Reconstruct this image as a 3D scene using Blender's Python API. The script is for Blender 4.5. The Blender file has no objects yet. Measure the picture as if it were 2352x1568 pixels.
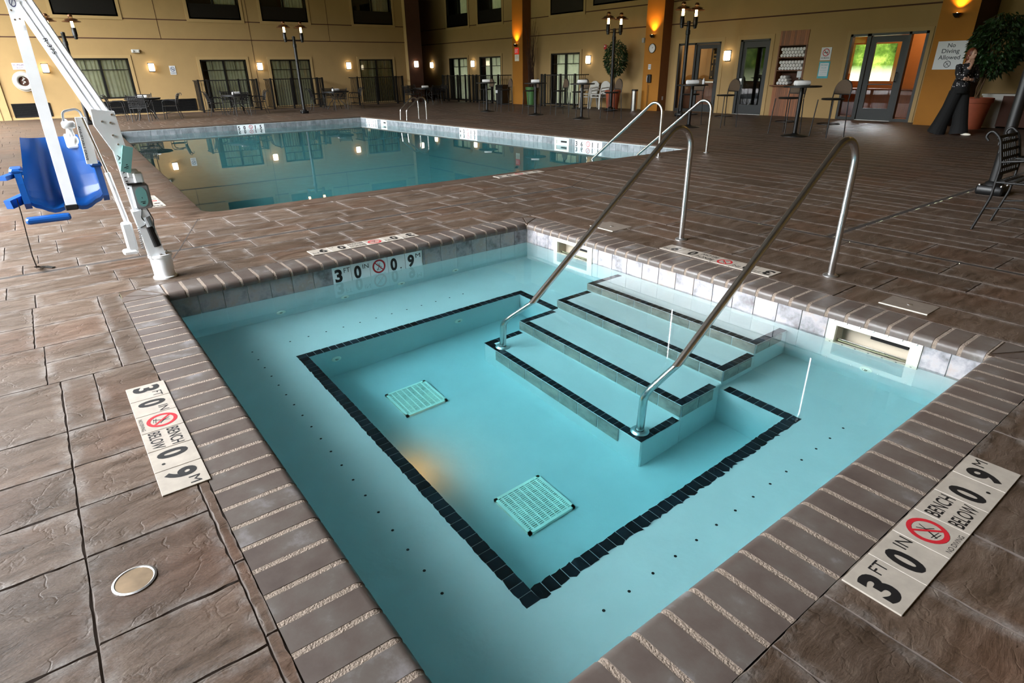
SKY=17.0; EXPO=1.5

import bpy, math, random
from mathutils import Matrix, Vector
random.seed(7)
PI=math.pi
SC=bpy.context.scene
COL=SC.collection
R=math.radians

# ------------------------------------------------------------------ mesh helper
class MB:
    """collects primitives and links them as ONE mesh object"""
    def __init__(s):
        s.v=[]; s.f=[]; s.mi=[]; s.rn=[]; s.m=0; s.r=0.5; s.M=None; s.edge={}
    def add(s,vs,fs):
        o=len(s.v)
        if s.M is not None: vs=[tuple(s.M@Vector(v)) for v in vs]
        s.v+= [tuple(v) for v in vs]
        for f in fs:
            s.f.append([i+o for i in f]); s.mi.append(s.m); s.rn.append(s.r)
        return s
    def quad(s,a,b,c,d): return s.add([a,b,c,d],[(0,1,2,3)])
    def box(s,x0,x1,y0,y1,z0,z1):
        v=[(x0,y0,z0),(x1,y0,z0),(x1,y1,z0),(x0,y1,z0),(x0,y0,z1),(x1,y0,z1),(x1,y1,z1),(x0,y1,z1)]
        return s.add(v,[(0,3,2,1),(4,5,6,7),(0,1,5,4),(1,2,6,5),(2,3,7,6),(3,0,4,7)])
    def cbox(s,c,d):
        return s.box(c[0]-d[0]/2,c[0]+d[0]/2,c[1]-d[1]/2,c[1]+d[1]/2,c[2]-d[2]/2,c[2]+d[2]/2)
    def bbox(s,x0,x1,y0,y1,z0,z1,b=.01):
        """box with bevelled edges (chamfer b)"""
        b=min(b,(x1-x0)*.49,(y1-y0)*.49,(z1-z0)*.49)
        v=[];
        def ring(z,i):
            return [(x0+i,y0+b+i if i==0 else y0+b,z)]
        def oct_(z,i):
            a0,a1,c0,c1=x0+i,x1-i,y0+i,y1-i
            return [(a0+b,c0,z),(a1-b,c0,z),(a1,c0+b,z),(a1,c1-b,z),(a1-b,c1,z),(a0+b,c1,z),(a0,c1-b,z),(a0,c0+b,z)]
        rings=[oct_(z0,b*.7),oct_(z0+b,0),oct_(z1-b,0),oct_(z1,b*.7)]
        for r_ in rings: v+=r_
        f=[tuple(range(7,-1,-1)),tuple(range(24,32))]
        for k in range(3):
            for i in range(8):
                j=(i+1)%8
                f.append((k*8+i,k*8+j,k*8+8+j,k*8+8+i))
        return s.add(v,f)
    def beam(s,p,q,w,h,up=(0,0,1)):
        """rectangular bar from p to q; w across, h along up"""
        p=Vector(p);q=Vector(q);d=(q-p).normalized();u=Vector(up)
        x=d.cross(u)
        if x.length<1e-4: x=d.cross(Vector((1,0,0)))
        x.normalize(); u=x.cross(d).normalized()
        a=x*w/2;b=u*h/2
        v=[p-a-b,p+a-b,p+a+b,p-a+b,q-a-b,q+a-b,q+a+b,q-a+b]
        return s.add(v,[(3,2,1,0),(4,5,6,7),(0,1,5,4),(1,2,6,5),(2,3,7,6),(3,0,4,7)])
    def tube(s,path,r,n=10,cap=True,closed=False,flat=1.0):
        P=[Vector(p) for p in path]; N=len(P); rr=r if hasattr(r,'__len__') else [r]*N
        T=[]
        for i in range(N):
            if closed: t=P[(i+1)%N]-P[i-1]
            else: t=P[min(i+1,N-1)]-P[max(i-1,0)]
            T.append(t.normalized())
        u=T[0].orthogonal().normalized()
        if abs(T[0].z)<.9:
            u=(Vector((0,0,1))-T[0]*T[0].z).normalized()
        v=[]
        for i in range(N):
            if i>0:
                u=(u-T[i]*u.dot(T[i]))
                if u.length<1e-6: u=T[i].orthogonal()
                u.normalize()
            w=T[i].cross(u)
            for k in range(n):
                a=2*PI*k/n
                v.append(P[i]+u*(math.cos(a)*rr[i])+w*(math.sin(a)*rr[i]*flat))
        f=[]
        for i in range(N if closed else N-1):
            j=(i+1)%N
            for k in range(n):
                l=(k+1)%n
                f.append((i*n+k,i*n+l,j*n+l,j*n+k))
        if cap and not closed:
            f.append(tuple(range(n-1,-1,-1))); f.append(tuple((N-1)*n+k for k in range(n)))
        return s.add(v,f)
    def lathe(s,prof,n=20,c=(0,0,0),M=None,cap=True,a0=0,a1=2*PI):
        full=abs(a1-a0-2*PI)<1e-6
        v=[];m=n if full else n+1
        for r_,z in prof:
            for k in range(m):
                a=a0+(a1-a0)*k/n
                p=Vector((math.cos(a)*r_,math.sin(a)*r_,z))
                if M is not None: p=M@p
                v.append(p+Vector(c))
        f=[]
        for i in range(len(prof)-1):
            for k in range(n):
                l=(k+1)%m
                f.append((i*m+k,i*m+l,(i+1)*m+l,(i+1)*m+k))
        if cap and full:
            if prof[0][0]>1e-5: f.append(tuple(range(m-1,-1,-1)))
            if prof[-1][0]>1e-5: f.append(tuple((len(prof)-1)*m+k for k in range(m)))
        return s.add(v,f)
    def ball(s,c,rx,ry=None,rz=None,n=12,m=8,M=None):
        ry=rx if ry is None else ry; rz=rx if rz is None else rz
        v=[];f=[]
        for i in range(m+1):
            t=PI*i/m
            for k in range(n):
                a=2*PI*k/n
                p=Vector((rx*math.sin(t)*math.cos(a),ry*math.sin(t)*math.sin(a),-rz*math.cos(t)))
                if M is not None: p=M@p
                v.append(p+Vector(c))
        for i in range(m):
            for k in range(n):
                l=(k+1)%n
                f.append((i*n+k,i*n+l,(i+1)*n+l,(i+1)*n+k))
        return s.add(v,f)
    def prism(s,poly,M,h):
        """polygon in local xy extruded 0..h along local z, through matrix M"""
        n=len(poly)
        v=[M@Vector((x,y,0)) for x,y in poly]+[M@Vector((x,y,h)) for x,y in poly]
        f=[tuple(range(n-1,-1,-1)),tuple(range(n,2*n))]
        for i in range(n):
            j=(i+1)%n; f.append((i,j,n+j,n+i))
        return s.add(v,f)
    def build(s,name,mats,parent=None,smooth=None,recalc=False,loc=None,rot=None):
        me=bpy.data.meshes.new(name)
        me.from_pydata(s.v,[],s.f); 
        if not isinstance(mats,(list,tuple)): mats=[mats]
        for m in mats: me.materials.append(m)
        if len(mats)>1: me.polygons.foreach_set('material_index',s.mi)
        if len(set(s.rn))>1:
            at=me.attributes.new('rnd','FLOAT','FACE'); at.data.foreach_set('value',s.rn)
        if s.edge:
            at=me.attributes.new('edge','FLOAT','POINT'); vals=[0.]*len(s.v)
            for k_,e_ in s.edge.items(): vals[k_]=e_
            at.data.foreach_set('value',vals)
        if recalc:
            import bmesh
            bm=bmesh.new(); bm.from_mesh(me); bmesh.ops.recalc_face_normals(bm,faces=bm.faces); bm.to_mesh(me); bm.free()
        if smooth:
            me.polygons.foreach_set('use_smooth',[True]*len(me.polygons))
            me.set_sharp_from_angle(angle=R(smooth))
        me.update()
        o=bpy.data.objects.new(name,me); COL.objects.link(o)
        if parent is not None: o.parent=parent
        if loc is not None: o.location=loc
        if rot is not None: o.rotation_euler=rot
        return o

def fillet(pts,rad,n=6):
    """round the corners of a polyline"""
    P=[Vector(p) for p in pts]; out=[P[0]]
    for i in range(1,len(P)-1):
        a,b,c=P[i-1],P[i],P[i+1]
        u=(a-b);w=(c-b);lu,lw=u.length,w.length;u/=lu;w/=lw
        ang=u.angle(w); r_=rad[i-1] if hasattr(rad,'__len__') else rad
        t=min(r_/math.tan(ang/2),lu*.49,lw*.49); r2=t*math.tan(ang/2)
        bis=(u+w).normalized(); ctr=b+bis*(r2/math.sin(ang/2))
        s0=b+u*t-ctr; s1=b+w*t-ctr; tot=s0.angle(s1); ax=s0.cross(s1).normalized()
        for k in range(n+1):
            out.append(ctr+Matrix.Rotation(tot*k/n,3,ax)@s0)
    out.append(P[-1]); return out

def frame(o,x,y,z=None):
    x=Vector(x).normalized();y=Vector(y).normalized();z=x.cross(y) if z is None else Vector(z)
    M=Matrix(((x[0],y[0],z[0],o[0]),(x[1],y[1],z[1],o[1]),(x[2],y[2],z[2],o[2]),(0,0,0,1)))
    return M

# ------------------------------------------------------------------ tagging
def tag(o,label,cat,group=None,kind=None):
    o['label']=label; o['category']=cat
    if group: o['group']=group
    if kind: o['kind']=kind
    return o
def thing(name,label,cat,loc=(0,0,0),rz=0,group=None):
    o=bpy.data.objects.new(name,None); COL.objects.link(o)
    o.empty_display_size=.1; o.location=loc; o.rotation_euler=(0,0,rz)
    return tag(o,label,cat,group)
def dup(root,loc,rz=None,label=None,group=None):
    r=root.copy(); COL.objects.link(r); r.location=loc
    if rz is not None: r.rotation_euler=(0,0,rz)
    if label: r['label']=label
    if group: r['group']=group
    for ch in list(root.children):
        c=ch.copy(); COL.objects.link(c); c.parent=r
        for g in list(ch.children):
            d=g.copy(); COL.objects.link(d); d.parent=c
    return r
def struct(o):
    o['kind']='structure'; return o

# ------------------------------------------------------------------ text
_tc={}
def text_geo(body,bold=0.0,sp=1.0):
    key=(body,bold,sp)
    if key in _tc: return _tc[key]
    cu=bpy.data.curves.new('txt','FONT'); cu.body=body; cu.size=1.0; cu.offset=bold; cu.space_character=sp
    cu.resolution_u=4
    o=bpy.data.objects.new('txt',cu); COL.objects.link(o)
    dg=bpy.context.evaluated_depsgraph_get()
    me=bpy.data.meshes.new_from_object(o.evaluated_get(dg))
    v=[tuple(a.co) for a in me.vertices]; f=[tuple(p.vertices) for p in me.polygons]
    bpy.data.objects.remove(o); bpy.data.meshes.remove(me); bpy.data.curves.remove(cu)
    x0=min(a[0] for a in v);x1=max(a[0] for a in v);y0=min(a[1] for a in v);y1=max(a[1] for a in v)
    v=[((a[0]-x0)/(x1-x0),(a[1]-y0)/(y1-y0)) for a in v]
    _tc[key]=(v,f); return v,f
def text_in(mb,body,x0,x1,y0,y1,M=None,bold=0.0,sp=1.0,z=0.0):
    """fit text into a rectangle of the local xy plane"""
    v,f=text_geo(body,bold,sp)
    M=M or Matrix()
    mb.add([M@Vector((x0+a*(x1-x0),y0+b*(y1-y0),z)) for a,b in v],f)
def annulus(mb,cx,cy,r0,r1,M=None,n=28,z=0.0,sx=1,sy=1):
    M=M or Matrix();v=[];f=[]
    for k in range(n):
        a=2*PI*k/n
        v.append(M@Vector((cx+sx*r0*math.cos(a),cy+sy*r0*math.sin(a),z)));v.append(M@Vector((cx+sx*r1*math.cos(a),cy+sy*r1*math.sin(a),z)))
    for k in range(n):
        j=(k+1)%n; f.append((2*k,2*k+1,2*j+1,2*j))
    mb.add(v,f)
def bar2(mb,x0,y0,x1,y1,w,M=None,z=0.0):
    M=M or Matrix();d=Vector((x1-x0,y1-y0));n=Vector((-d.y,d.x)).normalized()*w/2
    mb.add([M@Vector((x0-n.x,y0-n.y,z)),M@Vector((x1-n.x,y1-n.y,z)),M@Vector((x1+n.x,y1+n.y,z)),M@Vector((x0+n.x,y0+n.y,z))],[(0,1,2,3)])

# ------------------------------------------------------------------ materials
def s2l(c):
    return tuple((x/12.92 if x<=.04045 else ((x+.055)/1.055)**2.4) for x in [v/255. for v in c])+(1,)
def mat(name,rgb,rough=.5,metal=0.,var=.12,scale=6.,bump=0.,bscale=40.,rnd=0.,emit=None,estr=0.,stretch=None,spec=.5,detail=4.,alpha_tex=None,coat=0.):
    m=bpy.data.materials.new(name); m.use_nodes=True; nt=m.node_tree; N=nt.nodes; L=nt.links
    b=N['Principled BSDF']; b.inputs['Roughness'].default_value=rough; b.inputs['Metallic'].default_value=metal
    b.inputs['Specular IOR Level'].default_value=spec; b.inputs['Coat Weight'].default_value=coat
    c=s2l(rgb); b.inputs['Base Color'].default_value=c
    tc=N.new('ShaderNodeTexCoord'); src=tc.outputs['Object']
    if stretch:
        mp=N.new('ShaderNodeMapping'); mp.inputs['Scale'].default_value=stretch; L.new(src,mp.inputs[0]); src=mp.outputs[0]
    if var>0:
        nz=N.new('ShaderNodeTexNoise'); nz.inputs['Scale'].default_value=scale; nz.inputs['Detail'].default_value=detail; nz.inputs['Roughness'].default_value=.6
        L.new(src,nz.inputs['Vector'])
        mr=N.new('ShaderNodeMapRange'); mr.inputs['From Min'].default_value=.3; mr.inputs['From Max'].default_value=.7
        mr.inputs['To Min'].default_value=1-var; mr.inputs['To Max'].default_value=1+var
        L.new(nz.outputs['Fac'],mr.inputs['Value'])
        val=mr.outputs['Result']
        if rnd>0:
            at=N.new('ShaderNodeAttribute'); at.attribute_name='rnd'
            m2=N.new('ShaderNodeMapRange'); m2.inputs['To Min'].default_value=1-rnd; m2.inputs['To Max'].default_value=1+rnd
            L.new(at.outputs['Fac'],m2.inputs['Value'])
            mu=N.new('ShaderNodeMath'); mu.operation='MULTIPLY'; L.new(val,mu.inputs[0]); L.new(m2.outputs['Result'],mu.inputs[1]); val=mu.outputs[0]
        vm=N.new('ShaderNodeVectorMath'); vm.operation='SCALE'; vm.inputs[0].default_value=c[:3]; L.new(val,vm.inputs['Scale'])
        L.new(vm.outputs[0],b.inputs['Base Color'])
    if bump>0:
        nb=N.new('ShaderNodeTexNoise'); nb.inputs['Scale'].default_value=bscale; nb.inputs['Detail'].default_value=5
        L.new(src,nb.inputs['Vector'])
        bp=N.new('ShaderNodeBump'); bp.inputs['Strength'].default_value=bump; bp.inputs['Distance'].default_value=.02
        L.new(nb.outputs['Fac'],bp.inputs['Height']); L.new(bp.outputs[0],b.inputs['Normal'])
    if emit:
        b.inputs['Emission Color'].default_value=s2l(emit); b.inputs['Emission Strength'].default_value=estr
    return m
def node(nt,t,**k):
    n=nt.nodes.new(t)
    for a,v in k.items():
        if a.startswith('_'): n.inputs[a[1:].replace('_',' ')].default_value=v
        else: setattr(n,a,v)
    return n
def ramp(nt,src,stops):
    n=nt.nodes.new('ShaderNodeValToRGB'); e=n.color_ramp.elements
    e[0].position=stops[0][0]; e[0].color=s2l(stops[0][1]); e[1].position=stops[-1][0]; e[1].color=s2l(stops[-1][1])
    for p_,c_ in stops[1:-1]:
        x=e.new(p_); x.color=s2l(c_)
    nt.links.new(src,n.inputs[0]); return n.outputs[0]
def deck_mat():
    m=bpy.data.materials.new('stamped_concrete'); m.use_nodes=True; nt=m.node_tree; N=nt.nodes; L=nt.links; b=N['Principled BSDF']
    tc=N.new('ShaderNodeTexCoord'); at=N.new('ShaderNodeAttribute'); at.attribute_name='rnd'
    off=node(nt,'ShaderNodeVectorMath',operation='ADD'); L.new(tc.outputs['Object'],off.inputs[0])
    cm=N.new('ShaderNodeCombineXYZ'); sc_=node(nt,'ShaderNodeMath',operation='MULTIPLY'); sc_.inputs[1].default_value=37.; L.new(at.outputs['Fac'],sc_.inputs[0]); L.new(sc_.outputs[0],cm.inputs[2]); L.new(cm.outputs[0],off.inputs[1])
    # stretched slate grain, warped
    wz=node(nt,'ShaderNodeTexNoise',_Scale=3.5,_Detail=5.); L.new(off.outputs[0],wz.inputs['Vector'])
    wv=node(nt,'ShaderNodeVectorMath',operation='SCALE'); wv.inputs['Scale'].default_value=.12; L.new(wz.outputs['Color'],wv.inputs[0])
    ad=node(nt,'ShaderNodeVectorMath',operation='ADD'); L.new(off.outputs[0],ad.inputs[0]); L.new(wv.outputs[0],ad.inputs[1])
    mp=N.new('ShaderNodeMapping'); mp.inputs['Scale'].default_value=(9,2.2,3); mp.inputs['Rotation'].default_value=(0,0,R(6)); L.new(ad.outputs[0],mp.inputs[0])
    g=node(nt,'ShaderNodeTexNoise',_Scale=2.2,_Detail=9.,_Roughness=.68); L.new(mp.outputs[0],g.inputs['Vector'])
    big=node(nt,'ShaderNodeTexNoise',_Scale=1.3,_Detail=4.); L.new(tc.outputs['Object'],big.inputs['Vector'])
    fine=node(nt,'ShaderNodeTexNoise',_Scale=140.,_Detail=2.); L.new(tc.outputs['Object'],fine.inputs['Vector'])
    c1=ramp(nt,g.outputs['Fac'],[(.27,(55,46,38)),(.42,(86,74,64)),(.55,(101,89,80)),(.68,(114,104,94)),(.82,(135,127,117))])
    c2=ramp(nt,big.outputs['Fac'],[(.28,(163,116,76)),(.5,(150,132,114)),(.7,(144,131,121))])
    mx=node(nt,'ShaderNodeMix',data_type='RGBA',blend_type='OVERLAY'); mx.inputs[0].default_value=.6; L.new(c1,mx.inputs[6]); L.new(c2,mx.inputs[7])
    # pale mineral bloom along the stamped joints, broken up by noise
    ea=N.new('ShaderNodeAttribute'); ea.attribute_name='edge'
    n5=node(nt,'ShaderNodeTexNoise',_Scale=9.,_Detail=5.,_Roughness=.7); L.new(tc.outputs['Object'],n5.inputs['Vector'])
    m5=node(nt,'ShaderNodeMapRange',_From_Min=.42,_From_Max=.68); L.new(n5.outputs['Fac'],m5.inputs[0])
    e5=node(nt,'ShaderNodeMath',operation='MULTIPLY'); L.new(ea.outputs['Fac'],e5.inputs[0]); L.new(m5.outputs[0],e5.inputs[1])
    mx5=node(nt,'ShaderNodeMix',data_type='RGBA'); L.new(e5.outputs[0],mx5.inputs[0]); L.new(mx.outputs[2],mx5.inputs[6]); mx5.inputs[7].default_value=s2l((148,143,139))
    mr=node(nt,'ShaderNodeMapRange',_To_Min=.76,_To_Max=1.02); L.new(at.outputs['Fac'],mr.inputs[0])
    mf=node(nt,'ShaderNodeMapRange',_From_Min=.3,_From_Max=.7,_To_Min=.84,_To_Max=1.14); L.new(fine.outputs['Fac'],mf.inputs[0])
    mm=node(nt,'ShaderNodeMath',operation='MULTIPLY'); L.new(mr.outputs[0],mm.inputs[0]); L.new(mf.outputs[0],mm.inputs[1])
    vs=node(nt,'ShaderNodeVectorMath',operation='SCALE'); L.new(mx5.outputs[2],vs.inputs[0]); L.new(mm.outputs[0],vs.inputs['Scale'])
    L.new(vs.outputs[0],b.inputs['Base Color'])
    rr=node(nt,'ShaderNodeMapRange',_From_Min=.3,_From_Max=.7,_To_Min=.42,_To_Max=.62); L.new(g.outputs['Fac'],rr.inputs[0]); L.new(rr.outputs[0],b.inputs['Roughness'])
    # cleft ridges
    rg=node(nt,'ShaderNodeTexVoronoi',feature='DISTANCE_TO_EDGE',_Scale=2.6); 
    mp2=N.new('ShaderNodeMapping'); mp2.inputs['Scale'].default_value=(2.2,1,1); L.new(ad.outputs[0],mp2.inputs[0])
    wz2=node(nt,'ShaderNodeTexNoise',_Scale=7.,_Detail=4.); L.new(ad.outputs[0],wz2.inputs['Vector'])
    wv2=node(nt,'ShaderNodeVectorMath',operation='SCALE'); wv2.inputs['Scale'].default_value=.5; L.new(wz2.outputs['Color'],wv2.inputs[0])
    ad2=node(nt,'ShaderNodeVectorMath',operation='ADD'); L.new(mp2.outputs[0],ad2.inputs[0]); L.new(wv2.outputs[0],ad2.inputs[1]); L.new(ad2.outputs[0],rg.inputs['Vector'])
    rm=node(nt,'ShaderNodeMapRange',_From_Min=0.,_From_Max=.035,_To_Min=.0,_To_Max=1.); L.new(rg.outputs['Distance'],rm.inputs[0])
    hh=node(nt,'ShaderNodeMath',operation='MULTIPLY_ADD'); hh.inputs[1].default_value=.10; L.new(rm.outputs[0],hh.inputs[0]); L.new(g.outputs['Fac'],hh.inputs[2])
    bp=node(nt,'ShaderNodeBump',_Strength=.7,_Distance=.014); L.new(hh.outputs[0],bp.inputs['Height']); L.new(bp.outputs[0],b.inputs['Normal'])
    b.inputs['Specular IOR Level'].default_value=.22
    return m
def slate_mat(name,stops,scale=4.,rough=.3,bump=.3):
    m=bpy.data.materials.new(name); m.use_nodes=True; nt=m.node_tree; N=nt.nodes; L=nt.links; b=N['Principled BSDF']
    tc=N.new('ShaderNodeTexCoord'); at=N.new('ShaderNodeAttribute'); at.attribute_name='rnd'
    cm=N.new('ShaderNodeCombineXYZ'); s_=node(nt,'ShaderNodeMath',operation='MULTIPLY'); s_.inputs[1].default_value=91.; L.new(at.outputs['Fac'],s_.inputs[0]); 
    for i in range(3): L.new(s_.outputs[0],cm.inputs[i])
    ad=node(nt,'ShaderNodeVectorMath',operation='ADD'); L.new(tc.outputs['Object'],ad.inputs[0]); L.new(cm.outputs[0],ad.inputs[1])
    n1=node(nt,'ShaderNodeTexNoise',_Scale=scale,_Detail=7.,_Roughness=.65); L.new(ad.outputs[0],n1.inputs['Vector'])
    L.new(ramp(nt,n1.outputs['Fac'],stops),b.inputs['Base Color']); b.inputs['Roughness'].default_value=rough
    n2=node(nt,'ShaderNodeTexNoise',_Scale=scale*4,_Detail=6.); L.new(ad.outputs[0],n2.inputs['Vector'])
    bp=node(nt,'ShaderNodeBump',_Strength=bump,_Distance=.006); L.new(n2.outputs['Fac'],bp.inputs['Height']); L.new(bp.outputs[0],b.inputs['Normal'])
    return m
def water_mat(name,absorb,dens,wave=1.2,strength=.02):
    m=bpy.data.materials.new(name); m.use_nodes=True; nt=m.node_tree; N=nt.nodes; L=nt.links
    b=N['Principled BSDF']; b.inputs['Base Color'].default_value=(1,1,1,1); b.inputs['Roughness'].default_value=0.
    b.inputs['Transmission Weight'].default_value=1.; b.inputs['IOR'].default_value=1.333
    tc=N.new('ShaderNodeTexCoord'); n=node(nt,'ShaderNodeTexNoise',_Scale=wave,_Detail=2.); L.new(tc.outputs['Object'],n.inputs['Vector'])
    bp=node(nt,'ShaderNodeBump',_Strength=strength,_Distance=.05); L.new(n.outputs['Fac'],bp.inputs['Height']); L.new(bp.outputs[0],b.inputs['Normal'])
    va=node(nt,'ShaderNodeVolumeAbsorption',_Density=dens); va.inputs['Color'].default_value=absorb
    L.new(va.outputs[0],N['Material Output'].inputs['Volume'])
    return m
def glass_mat(name,tint=(1,1,1,1),rough=0.):
    m=bpy.data.materials.new(name); m.use_nodes=True; nt=m.node_tree; N=nt.nodes; L=nt.links
    N.remove(N['Principled BSDF'])
    t=N.new('ShaderNodeBsdfTransparent'); t.inputs[0].default_value=tint
    g=N.new('ShaderNodeBsdfGlossy'); g.inputs['Roughness'].default_value=rough
    fr=N.new('ShaderNodeFresnel'); fr.inputs[0].default_value=1.52
    tcn=N.new('ShaderNodeTexCoord'); nz=node(nt,'ShaderNodeTexNoise',_Scale=1.5); L.new(tcn.outputs['Object'],nz.inputs['Vector'])
    bp=node(nt,'ShaderNodeBump',_Strength=.01,_Distance=.02); L.new(nz.outputs['Fac'],bp.inputs['Height']); L.new(bp.outputs[0],g.inputs['Normal'])
    mu=node(nt,'ShaderNodeMath',operation='MULTIPLY'); mu.inputs[1].default_value=1.8; L.new(fr.outputs[0],mu.inputs[0])
    mx=N.new('ShaderNodeMixShader'); L.new(mu.outputs[0],mx.inputs[0]); L.new(t.outputs[0],mx.inputs[1]); L.new(g.outputs[0],mx.inputs[2])
    L.new(mx.outputs[0],N['Material Output'].inputs['Surface'])
    return m

M={}
M['deck']=deck_mat()
M['groove']=mat('deck_groove',(83,72,65),.8,var=.25,scale=9)
M['joint']=mat('saw_cut_joint',(39,30,23),.9,var=.2)
M['under']=mat('rough_concrete',(70,62,56),.9)
M['brick']=slate_mat('coping_brick',[(.25,(70,60,56)),(.45,(84,74,69)),(.58,(91,84,79)),(.66,(111,106,105)),(.8,(139,137,140))],5.,.42,.2)
M['mortar']=mat('coping_mortar',(135,120,107),.9,var=.2,scale=60,bump=.6,bscale=160)
M['plaster']=mat('pool_plaster',(203,205,203),.6,var=.03,scale=5,bump=.08,bscale=30)
M['slate']=slate_mat('slate_tile',[(.28,(87,80,80)),(.42,(135,133,137)),(.52,(161,155,157)),(.62,(161,147,140)),(.75,(188,188,193))],6.,.22,.25)
M['grout']=mat('tile_grout',(179,184,186),.8,var=.08)
M['riser']=slate_mat('step_riser_tile',[(.3,(110,103,95)),(.5,(150,139,130)),(.7,(176,159,145))],7.,.4,.2)
M['navy']=mat('navy_mosaic',(20,27,36),.35,var=.2,scale=30,rnd=.4)
M['pooltile']=slate_mat('pool_band_tile',[(.3,(91,98,102)),(.5,(121,127,131)),(.7,(145,149,153))],5.,.22,.15)
M['poolplaster']=mat('big_pool_plaster',(166,179,178),.6,var=.05)
M['white_tile']=mat('white_tile',(161,152,141),.4,var=.12,scale=16,detail=8.)
M['white_tile_w']=mat('white_wall_tile',(234,238,240),.25,var=.03,scale=14)
M['ink']=mat('black_lettering',(24,23,24),.5,var=.1)
M['red']=mat('red_symbol',(176,34,44),.45,var=.1)
M['steel']=mat('brushed_steel',(210,208,206),.27,1.0,var=.01,scale=4)
M['chrome']=mat('chrome_fitting',(222,222,222),.38,1.0,var=.04)
M['abs']=mat('ivory_plastic',(236,230,214),.4,var=.03)
M['beige']=mat('beige_skimmer_inside',(176,164,146),.6,var=.06)
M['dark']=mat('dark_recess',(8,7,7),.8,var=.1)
M['wall']=mat('tan_wall_paint',(160,131,86),.85,var=.04,scale=2,bump=.05,bscale=120)
M['trimp']=mat('tan_trim_paint',(166,138,92),.8,var=.04,scale=2)
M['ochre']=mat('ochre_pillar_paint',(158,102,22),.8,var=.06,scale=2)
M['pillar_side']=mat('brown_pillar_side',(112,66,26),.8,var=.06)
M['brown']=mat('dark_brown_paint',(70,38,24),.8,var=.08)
M['ceil']=mat('ceiling_paint',(82,63,41),.9,var=.06)
M['black']=mat('black_metal',(9,9,10),.45,var=.15,scale=20)
M['iron']=mat('black_iron',(9,8,8),.5,var=.15,scale=20,bump=.1,bscale=200)
M['glass']=glass_mat('window_glass',(.96,.98,.96,1))
M['curtain']=mat('sheer_curtain',(236,238,212),.9,var=.1,scale=5)
M['whitep']=mat('white_powder_coat',(248,250,252),.3,var=.03,scale=10,coat=.3)
M['blue']=mat('blue_moulded_plastic',(5,72,143),.38,var=.06,scale=12,bump=.03,bscale=90)
M['teal']=mat('teal_plastic',(120,176,172),.4,var=.05)
M['grayp']=mat('gray_plastic',(150,152,154),.45,var=.05)

# ------------------------------------------------------------------ floor : stamped concrete slabs
W,D=3.226,3.871           # spa opening: x 0..D, y -W..0
WZ=-.185                  # spa water level
PZ=-.19                  # pool water level
CW=.262                   # coping width
fl=MB()
rs=random.Random(11)
def slab(x0,x1,y0,y1):
    g=.0048; z=-.007
    if x1-x0<.03 or y1-y0<.03: return
    fl.r=rs.random()
    near=(Vector(((x0+x1)/2,(y0+y1)/2,0))-Vector((4.6,-3.7,0))).length
    if near>9.5:
        a=[(x0,y0,z),(x1,y0,z),(x1,y1,z),(x0,y1,z)]
        t=[(x0+g,y0+g,0),(x1-g,y0+g,0),(x1-g,y1-g,0),(x0+g,y1-g,0)]
        fl.m=0; fl.add(t,[(0,1,2,3)]); fl.m=1
        for i in range(4):
            j=(i+1)%4; fl.add([a[i],a[j],t[j],t[i]],[(0,1,2,3)])
        return
    # near slabs : chipped outline, a border ring that carries the pale bloom
    o=[];t=[];q=[]
    C=[(x0,y0),(x1,y0),(x1,y1),(x0,y1)]; I=[(1,1),(-1,1),(-1,-1),(1,-1)]; w=min(.05,(x1-x0)*.3,(y1-y0)*.3)
    st=.035 if near<5 else .08
    for k in range(4):
        p=Vector(C[k]);r_=Vector(C[(k+1)%4]);L=(r_-p).length;d=(r_-p)/L;n=Vector((-d.y,d.x)); m=max(2,int(L/st))
        for i in range(m):
            f=i/m; e=p+d*L*f; jit=g*(.5+1.3*rs.random()**2)
            ins=n*jit if i>0 else Vector(I[k])*g
            inn=n*w if i>0 else Vector(I[k])*w
            # keep the inner ring inside the slab corners
            ix=min(max(e.x+inn.x,x0+w),x1-w); iy=min(max(e.y+inn.y,y0+w),y1-w)
            o.append((e.x,e.y,z)); t.append((e.x+ins.x,e.y+ins.y,0)); q.append((ix,iy,0))
    n_=len(o); base=len(fl.v); fl.v+=o+t+q
    for k in range(n_): fl.edge[base+n_+k]=.6
    for k in range(n_):
        j=(k+1)%n_
        fl.f.append([base+k,base+j,base+n_+j,base+n_+k]); fl.mi.append(1); fl.rn.append(fl.r)
        if q[k]!=q[j]: fl.f.append([base+n_+k,base+n_+j,base+2*n_+j,base+2*n_+k])
        else: fl.f.append([base+n_+k,base+n_+j,base+2*n_+k])
        fl.mi.append(0); fl.rn.append(fl.r)
    ring_=[]
    for k in range(n_):
        if not ring_ or q[k]!=q[ring_[-1]]: ring_.append(k)
    if q[ring_[0]]==q[ring_[-1]]: ring_.pop()
    fl.f.append([base+2*n_+k for k in ring_]); fl.mi.append(0); fl.rn.append(fl.r)
def chop(a,b,lo,hi):
    out=[a]
    while b-out[-1]>hi:
        s=rs.uniform(lo,hi)
        if b-out[-1]-s<lo: s=(b-out[-1])/2
        out.append(out[-1]+s)
    out.append(b); return out
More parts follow.
